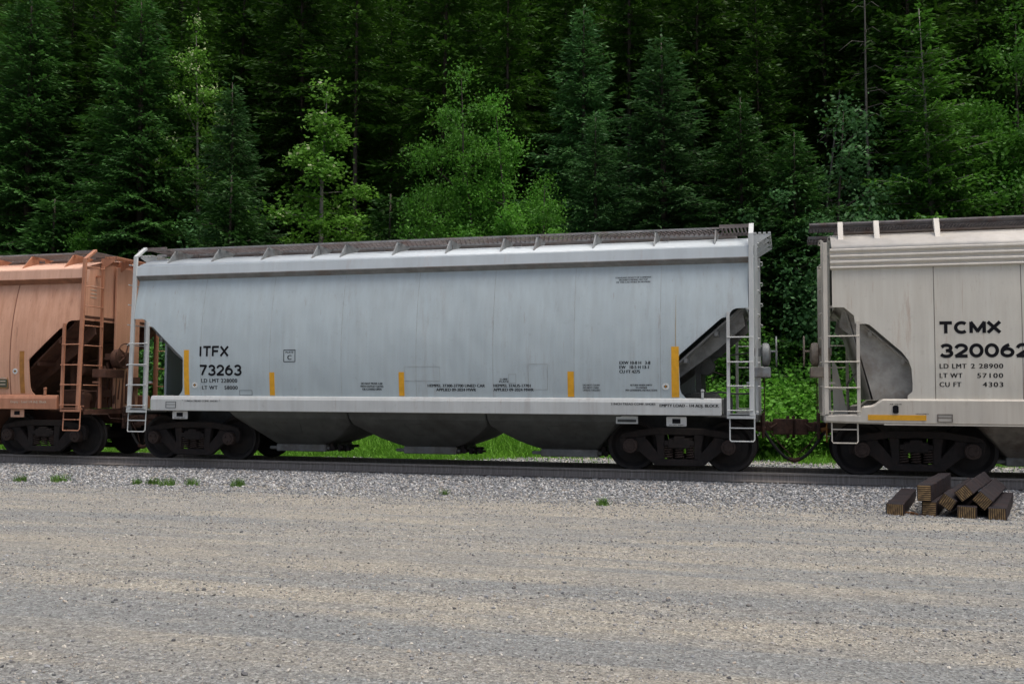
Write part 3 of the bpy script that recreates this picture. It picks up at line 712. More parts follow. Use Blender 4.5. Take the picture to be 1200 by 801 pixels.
# inner end panel behind the beige car's notch, recess shade painted into its colour
for d in (-1, 1):
    for ya in (-1.36, 1.33): MB().prism_xz([(d*6.02, 2.93), (d*5.9, 2.93), (d*4.95, 2.4), (d*4.8, 1.33), (d*5.62, 1.33)], ya, ya+.03).build('end_side_panel', M_SHADED, beige)
    MB().quadbox([(d*5.62, -1.36, 1.33), (d*6.04, -1.36, 2.93), (d*6.04, 1.36, 2.93), (d*5.62, 1.36, 1.33), (d*5.59, -1.36, 1.33), (d*6.01, -1.36, 2.93), (d*6.01, 1.36, 2.93), (d*5.59, 1.36, 1.33)]).build('end_slope_panel', M_SHADED, beige)
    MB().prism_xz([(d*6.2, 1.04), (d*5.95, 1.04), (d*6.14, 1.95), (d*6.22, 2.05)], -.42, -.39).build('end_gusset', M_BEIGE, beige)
# conduits and fittings on the beige platform
b = MB()
for i in range(7): b.tube([(-5.75+.09*i, -1.2+.05*i, 1.06), (-5.73+.09*i, -1.2+.05*i, 1.22+.03*(i % 3)), (-5.65+.1*i, -1.18+.05*i, 1.26)], .022, 6)
b.box(-5.95, -5.8, -1.1, -.9, 1.04, 1.2); b.tube([(-5.95, -.7, 1.05), (-5.98, -.7, 1.6), (-5.75, -.7, 1.9), (-5.5, -.7, 1.6)], .02, 6)
b.build('brake_piping', M_DARKTAN, beige)
# air brake gear in the grey and orange cars' right ends
for car, mt in ((grey, M_BAYGREY), (orange, M_DARKRUST)):
    MB().lathe([(0, -.16), (.155, -.15), (.165, -.12), (.165, .18), (0, .2)], (5.42, -.35, 1.93), 'y', 20).box(5.30, 5.42, -.4, -.2, 2.05, 2.38).build('brake_cylinder', mt, car, smooth=False)
    MB().lathe([(0, -.38), (.12, -.36), (.19, -.28), (.19, .28), (.12, .36), (0, .38)], (5.35, -.5, 1.24), 'x', 20).build('air_reservoir', mt, car, smooth=True)
    b = MB().tube([(5.85, -.4, 1.03), (5.85, -.4, 2.55)], .022, 6).tube([(5.2, -.9, 1.42), (5.75, -.9, 1.45), (5.9, -.7, 1.42), (6.3, -.6, 1.43)], .02, 6).box(5.78, 5.93, -.95, -.75, 1.04, 1.35).tube([(5.5, -.3, 2.1), (6.25, -.3, 2.2)], .016, 6)
    b.build('brake_piping', mt, car)
    for xk in (5.45,): MB().box(xk-.02, xk+.02, -1.60, -1.56, 1.34, 1.46).lathe([(0, -.02), (.03, -.02), (.03, .02), (0, .02)], (xk, -1.58, 1.47), 'y', 10).build('sill_eyelet', M_GREYSILL if car is grey else M_ORANGESILL, car)
# orange car: dark clutter around the brake gear
b = MB()
for i in range(10):
    b.tube([(6.2+.02*i, -.9+.12*i, 1.05+.1*(i % 3)), (6.28, -.85+.12*i, 1.5+.12*(i % 4)), (6.24, -.8+.1*i, 1.9+.08*(i % 3))], .03, 6)
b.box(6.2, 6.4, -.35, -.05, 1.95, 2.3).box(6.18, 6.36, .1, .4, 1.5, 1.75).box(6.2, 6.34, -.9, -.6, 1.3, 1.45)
b.build('brake_rigging', M_DARKRUST, orange)

# --- lettering, stripes and marks on the grey car (x in world metres, minus the car's origin)
def L(car, xc, body, x0, x1, z0, z1, mat=M_BLACK, bold=.0, ysf=ysG, align='LEFT', name='lettering', spacing=1.0):
    return text_mesh(body, x0-xc, x1-xc, z0, z1, mat, car, ysf, name, bold, align, spacing)
g = lambda *a, **k: L(grey, XG, *a, **k)
stroke_text(grey, 'ITFX', -11.558-XG, -10.877-XG, 2.128, 2.350, M_BLACK, ysG, 'reporting_mark', .044)
stroke_text(grey, '73263', -11.545-XG, -10.577-XG, 1.744, 1.968, M_BLACK, ysG, 'car_number', .044)
g('LD LMT 228000', -11.505, -10.687, 1.605, 1.683, bold=0, spacing=1.1)
g('LT WT    58000', -11.492, -10.683, 1.466, 1.540, bold=0, spacing=1.1)
g('PLATE', -9.60, -9.43, 2.19, 2.225, name='plate_mark'); g('C', -9.56, -9.475, 2.06, 2.15, bold=0, name='plate_letter')
outline(-9.645-XG, -9.387-XG, 2.015, 2.259, ysG, M_BLACK, grey, 'plate_box', .012, .004)
g('DO NOT MOVE CAR\nWITH OUTLET GATES\nOR COVERS OPEN', -7.999, -7.520, 1.460, 1.609, align='CENTER', bold=0)
g('HEMPEL 37300-37700 LINED CAR\nAPPLIED 09-2024 MWR', -6.607, -5.469, 1.448, 1.579, align='CENTER', bold=0)
g('HEMPEL 37AUS-17701\nAPPLIED 09-2024 MWR', -5.301, -4.527, 1.452, 1.581, bold=0)
g('LUBE\nPLATE', -5.185, -5.003, 1.612, 1.691, bold=0, align='CENTER')
g('DO NOT CLEAN\nDO NOT LOAD\nUNLESS TAGGED', -3.594, -3.278, 1.458, 1.583, mat=M_BLACKF)
g('EXW 10-8 H   3-8\nEW   10-5 H 13-1\nCU FT 4275', -2.919, -2.362, 1.784, 1.998, bold=0)
g('RETURN WHEN EMPTY\nTO OWNER\nPER GOVERNING INSTRUCTIONS', -2.810, -2.241, 1.460, 1.584, mat=M_BLACKF, align='CENTER', bold=0)
g('STANDARD POLICY OF COMPANY\nPROHIBITS RIDING ON TOP\nOF THIS CAR WHILE IN MOTION', -3.011, -2.355, 3.43, 3.545, mat=M_BLACKF, align='CENTER', bold=0)
ysil = lambda z: 1.63
g('2 INCH TREAD COMP. SHOES', -3.070, -2.269, 1.210, 1.248, ysf=ysil)
g('EMPTY LOAD - 1/4 ADJ. BLOCK', -2.193, -1.160, 1.165, 1.232, ysf=ysil, bold=0)
g('\u00b0  2 INCH TREAD COMP. SHOES  \u00b0', -11.911, -11.047, 1.215, 1.250, ysf=ysil)
outline(-12.30-XG, -12.06-XG, 1.085, 1.215, ysil, M_BLACKF, grey, 'routing_card_frame', .010, .004)
patch(-12.29-XG, -12.07-XG, 1.15, 1.16, ysil, M_BLACKF, grey, 'routing_card_frame')
for x0, x1, z1 in ((-11.905, -11.79, 2.27), (-9.96, -9.85, 1.81), (-7.195, -7.085, 1.81), (-3.878, -3.76, 1.815), (-1.984, -1.85, 2.255)):
    patch(x0-XG, x1-XG, 1.352, z1, ysG, M_YELLOW, grey, 'reflective_stripe', .005)
M_STREAK = plain('yellow_stain', (.34, .27, .15), .6, .2, 6)
patch(-1.914-XG, -1.900-XG, 2.26, 3.19, ysG, M_STREAK, grey, 'yellow_stain', .003, 8, x0t=-1.906-XG, x1t=-1.903-XG)
M_WELD = plain('weld_seam_paint', (.34, .37, .375), .6, .25, 6)
for x in (-11.52, -9.95, -8.40, -6.839, -5.304, -3.753, -2.177):
    patch(x-.005-XG, x+.005-XG, 1.345, 3.735, ysG, M_WELD, grey, 'weld_seam', .002, 10)
outline(-7.079-XG, -6.353-XG, 1.636, 1.919, ysG, M_WELD, grey); outline(-4.624-XG, -4.252-XG, 1.48, 1.960, ysG, M_WELD, grey)
outline(-5.003-XG, -4.855-XG, 1.60, 1.771, ysG, M_WELD, grey); outline(-10.641-XG, -10.355-XG, 1.352, 1.452, ysG, M_BLACKF, grey, wd=.006)
def sticker(car, x, z, ysf, r=.062):
    y = -ysf(z)
    def disc(rr, t, n=20, sx=1, sz=1): return MB().lathe([(0, t), (rr, t), (rr, .01)], (x, y, z), 'y', n)
    s = disc(r, -.006).build('safety_sticker', M_WHITE, car)
    q = MB(); q.prism_xz([(x-r*.62, z), (x, z-r*.45), (x+r*.62, z), (x, z+r*.45)], y-.009, y-.006).build('sticker_diamond', M_BLACK, s)
    q = MB().lathe([(0, -.012), (r*.2, -.012), (r*.2, -.009)], (x, y, z), 'y', 12).build('sticker_centre', M_YELLOW, s)
sticker(grey, -11.66-XG, 1.555, ysG); sticker(grey, -2.088-XG, 1.545, ysG); sticker(orange, -16.064-XO, 1.845, ysO)
# identification tag plates hanging under the sill
def id_plate(car, x0, x1, z0, z1, y, mat, writing=None):
    o = MB().box(x0, x1, y, y+.02, z0, z1).build('tag_plate', mat, car, bevel=.012)
    cx_ = (x0+x1)/2; w_ = (x1-x0)
    MB().box(cx_-w_*.2, cx_+w_*.2, y-.012, y-.001, z0+(z1-z0)*.3, z0+(z1-z0)*.78).build('transponder_tag', M_BLACK, o, bevel=.004)
    if writing: text_mesh(writing, cx_-w_*.35, cx_+w_*.35, z0+(z1-z0)*.08, z0+(z1-z0)*.2, M_BLACK, o, lambda z: -y)
id_plate(grey, -2.09-XG, -1.73-XG, .835, 1.005, -1.5, M_WHITE, 'DO NOT PAINT'); id_plate(grey, -12.23-XG, -11.87-XG, .86, 1.025, -1.5, M_WHITE, 'DO NOT PAINT')
id_plate(orange, -16.25-XO, -15.90-XO, .855, 1.025, -1.5, M_ORANGEROOF)
p = MB().box(-3.0-XG, -2.6-XG, -1.50, -1.48, .87, 1.012).build('routing_board', M_GREYSILL, grey, bevel=.006)
MB().box(-2.97-XG, -2.63-XG, -1.508, -1.5005, .90, .95).build('card_slot', M_DARKGREY, p)

# beige car
h = lambda *a, **k: L(beige, XB, *a, ysf=ysB, **k)
stroke_text(beige, 'TCMX', 2.453-XB, 3.408-XB, 2.425, 2.640, M_BLACK, ysB, 'reporting_mark', .054)
stroke_text(beige, '320062', 2.460-XB, 3.83-XB, 2.032, 2.268, M_BLACK, ysB, 'car_number', .054)
h('LD LMT', 2.456, 2.865, 1.854, 1.931, bold=0, spacing=1.15); h('2 28900', 2.935, 3.420, 1.854, 1.931, bold=0, spacing=1.15)
h('LT WT', 2.454, 2.80, 1.698, 1.775, bold=0, spacing=1.15); h('57100', 3.03, 3.416, 1.698, 1.775, bold=0, spacing=1.2)
h('CU FT', 2.451, 2.78, 1.549, 1.628, bold=0, spacing=1.15); h('4303', 3.11, 3.414, 1.549, 1.628, bold=0, spacing=1.2)
ysb2 = lambda z: 1.643
patch(1.315-XB, 2.232-XB, .985, 1.075, ysb2, M_YELLOW, beige, 'reflective_stripe', .004)
outline(2.401-XB, 2.640-XB, .963, 1.097, ysb2, M_DARKTAN, beige, 'routing_card_frame', .014, .008)
patch(2.41-XB, 2.63-XB, 1.03, 1.045, ysb2, M_DARKTAN, beige, 'routing_card_frame', .006)
MB().box(1.71-XB, 1.80-XB, -1.652, -1.641, 1.10, 1.235).build('access_hole_cover', M_BLACK, beige, bevel=.02)
L(beige, XB, 'AIR VALVE', 1.66, 1.85, 1.245, 1.265, ysf=ysb2); L(beige, XB, 'HOLD EMPTY', 2.07, 2.27, 1.085, 1.105, ysf=ysb2, mat=M_BLACKF)
for x in (2.39, 3.722, 5.2, 6.8): patch(x-.006-XB, x+.006-XB, 1.345, 3.57, ysB, M_DARKTAN, beige, 'weld_seam', .002, 8)
# orange car
M_CREAM = plain('cream_lettering', (.50, .42, .33), .7, .2, 8)
q = L(orange, XO, 'Empty - Load 1/4 Adj. Block', -16.136, -15.218, 1.150, 1.215, ysf=ysil, mat=M_CREAM, bold=0)
MB().box(-16.75-XO, -16.249-XO, -ysO(1.6)-.008, -ysO(1.6)+.02, 1.47, 1.75).build('data_placard', M_GREEN, orange)
outline(-16.74-XO, -16.26-XO, 1.48, 1.74, lambda z: ysO(1.6)+.008, M_YELLOWD, orange, 'placard_border', .012, .004)
for i in range(3): patch(-16.46-XO, -16.32-XO, 1.55+.07*i, 1.57+.07*i, lambda z: ysO(1.6)+.008, M_CREAM, orange, 'placard_text', .003)
patch(-15.95-XO, -15.83-XO, 1.37, 2.28, ysO, M_YELLOWD, orange, 'reflective_stripe', .005)
M_WELDO = plain('rust_seam', (.22, .10, .06), .8, .3, 6)
for x in (-16.20, -17.8): patch(x-.012-XO, x+.012-XO, 1.345, 3.735, ysO, M_WELDO, orange, 'weld_seam', .003, 10)
for i in range(4): MB().box(6.202, 6.206, -1.18, -.98, 3.45+.08*i, 3.47+.08*i).build('end_lettering', M_CREAM, orange)

# ---- air hoses between the cars
def hose(parent, x0, d, y=-.12):
    pts = [(x0, y, .78)]
    for i in range(13):
        t = i/12; pts.append((x0+d*(.05+.50*t), y-.02, .70-.50*math.sin(t*math.pi/2)**1.0*1.0+.0))
    MB().tube(pts, .027, 8).tube([(x0-d*.1, y, .80), (x0+d*.03, y, .76)], .035, 8).build('air_hose', M_RUBBER, parent)
def gap_hose(carA, xcA, carB, xcB, xa, xb, zb=.20):
    xm = (xa+xb)/2
    for car, xc, x0, d in ((carA, xcA, xa, 1), (carB, xcB, xb, -1)):
        L_ = abs(xm-x0); pts = []
        for i in range(15):
            t = i/14
            pts.append((x0-xc+d*L_*t**.9, -.22, .74-(.74-zb)*math.sin(t*math.pi/2)**.85))
        MB().tube(pts, .030, 8).build('air_hose', M_RUBBER, car)
        MB().tube([(xm-xc-d*.10, -.22, zb+.03), (xm-xc+d*.01, -.22, zb-.01)], .042, 8).tube([(x0-xc-d*.12, -.22, .76), (x0-xc+d*.02, -.22, .74)], .04, 8).build('hose_coupling', M_RUST, car)
        MB().tube([(x0-xc+d*.12, -.25, .72), (x0-xc+d*.28, -.26, .50), (xm-xc-d*.06, -.25, zb+.1)], .010, 5).build('hose_chain', M_RUST, car)
gap_hose(grey, XG, beige, XB, -.42, .66)
gap_hose(orange, XO, grey, XG, -14.22, -13.45)
# angle cocks and bits on the near coupling
MB().tube([(6.3, -.22, .80), (6.5, -.22, .78)], .04, 8).bar((6.42, -.25, .8), (6.42, -.25, 1.02), .03).build('angle_cock', M_RUST, grey)
MB().tube([(-6.3, -.22, .80), (-6.42, -.22, .76)], .04, 8).bar((-6.32, -.32, .55), (-6.32, -.32, .95), .025).build('angle_cock', M_YELLOWD, beige)

# ------------------------------------------------------------------ pile of old sleepers
def wood_mats():
    m, t, b = new_mat('creosoted_timber'); v = coords(t, (1, 14, 14)); f = noise(t, v, 1.6, 6, .7)
    c = ramp(t, f, [(.3, (.005, .0045, .007)), (.55, (.013, .009, .012)), (.75, (.024, .014, .014))])
    c = mix(t, ramp(t, noise(t, coords(t), 3, 4), [(.5, 0), (.7, .6)]), c, (.022, .010, .009))
    link(t, c, b.inputs['Base Color']); b.inputs['Roughness'].default_value = .7; b.inputs['Specular IOR Level'].default_value = .25; bump(t, b, f, .5, .02)
    m2, t2, b2 = new_mat('incised_timber_end'); v = coords(t2, (1, 1, 1))
    wv = t2.nodes.new('ShaderNodeTexWave'); wv.wave_type = 'BANDS'; wv.bands_direction = 'Y'; wv.inputs['Scale'].default_value = 12
    wv.inputs['Distortion'].default_value = 1.5; wv.inputs['Detail'].default_value = 3; link(t2, v, wv.inputs['Vector'])
    c = ramp(t2, wv.outputs['Fac'], [(.12, (.035, .022, .012)), (.35, (.20, .125, .055)), (.8, (.32, .21, .095))])
    c = mix(t2, ramp(t2, noise(t2, v, 14, 5), [(.4, 0), (.65, .8)]), c, (.07, .045, .025))
    link(t2, c, b2.inputs['Base Color']); b2.inputs['Roughness'].default_value = .9; bump(t2, b2, wv.outputs['Fac'], .8, .01)
    m3 = m2.copy(); [setattr(n_, 'bands_direction', 'Z') for n_ in m3.node_tree.nodes if n_.type == 'TEX_WAVE']
    return m, m2, m3
M_TIMB, M_TEND, M_TEND2 = wood_mats()
def timber(label, front, back, roll, w=.225, h=.175):
    f, bk = Vector(front), Vector(back); d = (bk-f).normalized(); Ln = 2.55
    a = Vector((0, 0, 1)).cross(d).normalized(); u = d.cross(a)
    ca, sa = math.cos(roll), math.sin(roll); a2 = a*ca+u*sa; u2 = -a*sa+u*ca
    b = MB(); n = 14
    rr = random.Random(label)
    for i in range(n+1):
        x = Ln*i/n
        for sy, sz in ((-1, -1), (1, -1), (1, 1), (-1, 1)):
            j = .006
            b.v.append((x, sy*w/2+rr.uniform(-j, j), sz*h/2+rr.uniform(-j, j)))
    for i in range(n):
        for q in range(4): b.f.append((i*4+q, i*4+(q+1) % 4, (i+1)*4+(q+1) % 4, (i+1)*4+q))
    b.f += [(0, 1, 2, 3), (n*4+3, n*4+2, n*4+1, n*4)]
    o = b.build('wooden_sleeper', M_TIMB, bevel=.010)
    o.data.materials.append(M_TEND2 if 'banded across' in label else M_TEND)
    for p_ in o.data.polygons:
        if abs(p_.normal.x) > .9: p_.material_index = 1
    o.matrix_world = Matrix(((d.x, a2.x, u2.x, f.x), (d.y, a2.y, u2.y, f.y), (d.z, a2.z, u2.z, f.z), (0, 0, 0, 1)))
    tag(o, label, 'wooden sleeper', 'dark timbers piled beside the track'); return o
GZ = -.25+.0875
timber('dark sleeper lying alone on the gravel at the left of the pile', (1.40, -4.95, GZ), (1.86, -2.4, GZ), 0)
timber('dark sleeper on top of another, highest at the pile\'s left, yellowish end banded across', (1.775, -4.93, GZ+.235), (2.40, -2.4, GZ+.235), 0, .18, .225)
timber('dark sleeper on the ground directly under another, its end banded across', (1.84, -4.88, GZ+.02), (2.40, -2.4, GZ+.02), 0, .19, .20)
timber('dark sleeper tilted steeply, the lower left of the two leaning with yellowish ends', (2.065, -4.93, -.035), (2.78, -2.45, .0), R_(33), .20, .175)
timber('dark sleeper tilted on one edge, highest in the middle of the pile, bright yellowish end', (2.265, -4.95, .09), (2.93, -2.5, .10), R_(-40), .19, .17)
timber('dark sleeper tilted and leaning at the right, above the last two timbers', (2.495, -4.95, -.005), (3.13, -2.5, .0), R_(40), .21, .17)
timber('dark sleeper flat on the ground beneath the tilted timbers', (2.29, -5.02, GZ), (2.75, -2.5, GZ), 0, .24)
timber('dark reddish sleeper flat on the ground at the far right of the pile', (2.64, -5.10, GZ), (3.22, -2.6, GZ), 0, .225)
M_SPLINT = plain('broken_orange_wood', (.20, .09, .035), .9, .5, 18)
for i, (x, y, a, lab) in enumerate(((1.62, -4.6, .5, 'long broken orange wood splinter between the first two timbers'), (1.70, -4.75, -.7, 'short broken orange wood scrap by the second timber'))):
    b = MB(); b.v = [(-.09, -.02, 0), (.10, -.015, 0), (.08, .02, 0), (-.07, .025, 0), (-.08, -.015, .03), (.11, -.01, .02), (.07, .012, .035), (-.09, .02, .028)]
    b.f = [(0, 3, 2, 1), (4, 5, 6, 7), (0, 1, 5, 4), (1, 2, 6, 5), (2, 3, 7, 6), (3, 0, 4, 7)]
    o = b.build('wood_scrap', M_SPLINT); o.location = (x, y, -.25); o.rotation_euler = (0, .1, a); tag(o, lab, 'wood scrap')

# ------------------------------------------------------------------ vegetation
def leaf_mat(name, lo, hi, trans=.35, clump=1.2, rough=.6):
    m, t, b = new_mat(name); v = coords(t)
    oi = t.nodes.new('ShaderNodeObjectInfo')
    f = noise(t, v, clump, 3); f2 = noise(t, v, 14, 2)
    c = ramp(t, f, [(.32, lo), (.68, hi)])
    c = mix(t, .6, c, ramp(t, f2, [(.3, .55), (.7, 1.4)]), 'MULTIPLY')
    hs = t.nodes.new('ShaderNodeHueSaturation'); link(t, c, hs.inputs['Color'])
    mr = t.nodes.new('ShaderNodeMapRange'); link(t, oi.outputs['Random'], mr.inputs[0]); mr.inputs[3].default_value = .75; mr.inputs[4].default_value = 1.3
    link(t, mr.outputs[0], hs.inputs['Value'])
    link(t, hs.outputs[0], b.inputs['Base Color']); b.inputs['Roughness'].default_value = rough; b.inputs['Specular IOR Level'].default_value = .25
    tr_ = t.nodes.new('ShaderNodeBsdfTranslucent'); link(t, hs.outputs[0], tr_.inputs[0])
    ms = t.nodes.new('ShaderNodeMixShader'); ms.inputs[0].default_value = trans
    out = t.nodes['Material Output']; link(t, b.outputs[0], ms.inputs[1]); link(t, tr_.outputs[0], ms.inputs[2]); link(t, ms.outputs[0], out.inputs[0])
    return m
M_BARK = plain('conifer_bark', (.055, .045, .038), .95, .4, 6)
M_BARKP = plain('pale_bark', (.20, .19, .17), .9, .35, 5)
M_NEED = leaf_mat('spruce_needles', (.028, .085, .020), (.06, .165, .030), .25)
M_NEEDB = leaf_mat('bluish_spruce_needles', (.040, .12, .038), (.085, .20, .055), .25)
M_NEEDD = leaf_mat('dark_forest_needles', (.025, .075, .010), (.058, .145, .015), .25)
M_NEEDL = leaf_mat('bright_fir_needles', (.045, .14, .018), (.10, .25, .030), .3)
M_LEAF = leaf_mat('alder_leaves', (.05, .17, .018), (.11, .29, .035), .4)
M_LEAFY = leaf_mat('yellowish_poplar_leaves', (.070, .185, .022), (.13, .28, .038), .35)
M_LEAFP = leaf_mat('pale_new_leaves', (.34, .42, .20), (.52, .58, .36), .3)
M_LEAFB = leaf_mat('bluish_willow_leaves', (.055, .15, .05), (.10, .24, .08), .3)
M_GRASS = leaf_mat('lush_grass', (.08, .22, .02), (.16, .36, .035), .35)
M_WEED = leaf_mat('weed_leaves', (.06, .14, .025), (.13, .23, .05), .3)
M_FERN = leaf_mat('bright_fern_leaves', (.075, .225, .022), (.145, .35, .042), .4)
M_SHRUB = leaf_mat('shrub_leaves', (.07, .21, .028), (.14, .36, .045), .4)

def diamonds(P, D, Ln, W, r, tilt=1.0):
    """P base points, D unit directions, Ln lengths, W widths -> verts, quads"""
    n = len(P); N = r.normal(0, 1, (n, 3))*tilt; N[:, 2] += 1.0
    Sd = np.cross(D, N); Sd /= np.linalg.norm(Sd, axis=1)[:, None]+1e-9
    tip = P+D*Ln[:, None]; mid = P+D*(Ln*.45)[:, None]
    V = np.stack([P, mid+Sd*W[:, None]*.5, tip, mid-Sd*W[:, None]*.5], 1).reshape(-1, 3)
    F = np.arange(n*4).reshape(n, 4); return V, F
def tubes_mesh(name, segs, mat, n=6):
    b = MB()
    for pts, rs in segs: b.tube(pts, rs, n, caps=True)
    me = bpy.data.meshes.new(name); me.from_pydata(b.v, [], b.f); me.materials.append(mat); me.polygons.foreach_set('use_smooth', [True]*len(me.polygons)); return me
def conifer(seed, H, Rm, z0=.06, needle=(.17, .05), step=.20, whorl=.36, per=6, droop=.42, power=.85, mat=None, irregular=.25, bark=None, thick=.012, dens=.07):
    r = np.random.default_rng(seed); P = []; D = []; Ln = []; segs = []
    lean = r.normal(0, .012, 2)
    tz = np.linspace(0, H, 9); segs.append(([(lean[0]*z, lean[1]*z, z) for z in tz], [max(.012, H*thick*(1-z/H)**.9+.01) for z in tz]))
    z = H*z0
    while z < H*.985:
        t = (z-H*z0)/(H*(1-z0)); prof = (1-t)**power*min(1, .55+t*4)
        nb = max(4, int(per+r.integers(-1, 2)))
        a0 = r.uniform(0, 6.28)
        for k in range(nb):
            Lb = Rm*prof*r.uniform(1-irregular*1.6, 1+irregular*.5)+.10
            a = a0+k*2*np.pi/nb+r.normal(0, .25); zb = z+r.uniform(-.5, .5)*whorl
            ns = max(2, int(Lb/step)); ts = (np.arange(ns)+.6)/ns
            up = .30*t+.02; dr = droop*(1-t*.8)*r.uniform(.7, 1.3)
            rad = np.array([np.cos(a), np.sin(a), 0]); 
            zz = zb+Lb*(up*ts-dr*ts**1.6+.22*dr*ts**3); pts = rad[None]*(Lb*ts)[:, None]; pts[:, 2] = zz
            pts[:, 0] += lean[0]*zb; pts[:, 1] += lean[1]*zb
            if Lb > .5: segs.append(([(lean[0]*zb, lean[1]*zb, zb)]+[tuple(p) for p in pts[::max(1, ns//3)]], [.008+.006*Lb]+[.006+.004*Lb*(1-i/4) for i in range(len(pts[::max(1, ns//3)]))]))
            # side twigs
            for i in range(ns):
                tl = (Lb*.42*(1-ts[i])**.8+.16)*r.uniform(.7, 1.15)
                for sg in (-1, 1):
                    aa = a+sg*r.uniform(.7, 1.15); nd = max(1, int(tl/dens))
                    q = (np.arange(nd)+r.uniform(.1, .5))/nd
                    dv = np.array([np.cos(aa), np.sin(aa), -.25-.3*dr]); 
                    pp = pts[i][None]+dv[None]*(tl*q)[:, None]; pp[:, 2] -= .12*tl*q**2
                    dd = np.repeat(dv[None], nd, 0)*.8+rad*.5*(1)+r.normal(0, .30, (nd, 3))
                    P.append(pp); D.append(dd); Ln.append(np.full(nd, needle[0])*r.uniform(.7, 1.3, nd))
            P.append(pts); D.append(np.repeat(rad[None], ns, 0)+r.normal(0, .35, (ns, 3))); Ln.append(np.full(ns, needle[0]*1.2))
            dv = rad*1.0; dv[2] = .1
            P.append(pts[-1:]); D.append(dv[None]); Ln.append(np.array([needle[0]*1.8]))
        z += whorl*(1-.45*t)*r.uniform(.8, 1.2)
    P.append(np.array([[lean[0]*H, lean[1]*H, H-.35+.15*i] for i in range(4)])); D.append(r.normal(0, .3, (4, 3))+np.array([0, 0, 1.])); Ln.append(np.full(4, .016*H))
    P = np.concatenate(P); D = np.concatenate(D); Ln = np.concatenate(Ln); D /= np.linalg.norm(D, axis=1)[:, None]
    V, F = diamonds(P, D, Ln, Ln*(needle[1]/needle[0])*r.uniform(.7, 1.4, len(Ln)), r, .45)
    return tubes_mesh('trunk', segs, bark or M_BARK, 5), np_mesh('crown', V, F, [mat])
def broadleaf(seed, H, Rm, nleaf, leaf=.10, mat=None, shape='oval', base=.12, bark=None, limbs=26, tipmat=None, tips=0, thick=.011, stems=1, clump=.30):
    r = np.random.default_rng(seed); segs = []; C = []; tipP = []
    for s_ in range(stems):
        ox, oy = (0, 0) if stems == 1 else tuple(r.uniform(-.3, .3, 2)*Rm)
        ln = r.normal(0, .03, 2) if stems == 1 else r.normal(0, .12, 2)
        Hs = H*(1 if s_ == 0 else r.uniform(.6, .95)); tz = np.linspace(0, Hs*.97, 8)
        ax = lambda z: np.array([ox+ln[0]*z+.04*math.sin(z*1.3+s_), oy+ln[1]*z, z])
        segs.append(([tuple(ax(z)) for z in tz], [max(.008, Hs*thick*(1-z/Hs)+.006) for z in tz]))
        m = max(6, limbs//stems)
        for i in range(m):
            t = (i+.5)/m; z = Hs*(base+(.96-base)*t)
            if shape == 'cone': pr = (1-t)**.8*min(1, .5+3*t)
            elif shape == 'column': pr = math.sin(math.pi*min(1, .15+t*.85))**.7
            else: pr = math.sin(math.pi*min(1, .25+.72*t))**.8
            Lb = Rm*pr*r.uniform(.55, 1.1)+.15; a = r.uniform(0, 6.28) if i % 2 else i*2.4
            rise = {'cone': .35, 'column': .9, 'oval': .55}[shape]*r.uniform(.6, 1.3)
            d = np.array([math.cos(a), math.sin(a), 0]); o = ax(z*.93)
            ts = np.linspace(0, 1, 6); pts = [o+d*Lb*u+np.array([0, 0, Lb*(rise*u-.15*u*u)]) for u in ts]
            segs.append(([tuple(p) for p in pts], [.006+.010*Lb*(1-u) for u in ts]))
            nc = max(2, int(Lb*4))
            for j in range(nc):
                u = r.uniform(.25, 1.0)**.75; p = o+d*Lb*u+np.array([0, 0, Lb*(rise*u-.15*u*u)])
                off = r.normal(0, 1, 3)*np.array([.22, .22, .16])*Lb*(.3+.5*(1-abs(u-.6)))
                q = p+off; segs.append(([tuple(p), tuple(p*.5+q*.5+np.array([0, 0, .03])), tuple(q)], [.007, .005, .003]))
                C.append(q)
            C.append(pts[-1]); tipP.append(pts[-1])
        tipP.append(ax(Hs)); C.append(ax(Hs*.99)); C.append(ax(Hs*.95))
    C = np.array(C); k = r.integers(0, len(C), nleaf); cs = clump*(.6+.6*r.random(len(C)))
    P = C[k]+r.normal(0, 1, (nleaf, 3))*cs[k][:, None]*np.array([1, 1, .62])*.75
    P[:, 2] = np.maximum(P[:, 2], .03)
    D = r.normal(0, 1, (nleaf, 3)); D[:, 2] = D[:, 2]*.5-.25; D /= np.linalg.norm(D, axis=1)[:, None]
    Ln = leaf*r.uniform(.45, 1.35, nleaf); V, F = diamonds(P, D, Ln, Ln*.7, r, .7)
    mi = np.zeros(nleaf, int); mats = [mat]
    if tips:
        tp = np.array(tipP); k = r.integers(0, len(tp), tips); P = tp[k]+r.normal(0, .12, (tips, 3)); D = r.normal(0, 1, (tips, 3)); D[:, 2] = np.abs(D[:, 2]); D /= np.linalg.norm(D, axis=1)[:, None]
        L2 = leaf*r.uniform(.7, 1.2, tips); V2, F2 = diamonds(P, D, L2, L2*.7, r, .7); F = np.concatenate([F, F2+len(V)]); V = np.concatenate([V, V2]); mi = np.concatenate([mi, np.ones(tips, int)]); mats.append(tipmat)
    return tubes_mesh('trunk', segs, bark or M_BARK, 5), np_mesh('crown', V, F, mats, mi)
def shrub_label(x, y):
    fr = (x/(y+19.5)+.93)/1.145
    wh = 'under the orange car' if fr < .10 else 'behind the grey car\'s left ladder' if fr < .19 else 'under the left bays of the grey car' if fr < .45 else 'under the right bays of the grey car' if fr < .72 else 'between the grey and beige cars' if fr < .83 else 'beyond the beige car'
    return ('low' if y < 10.8 else 'taller rear')+' green shrub '+wh
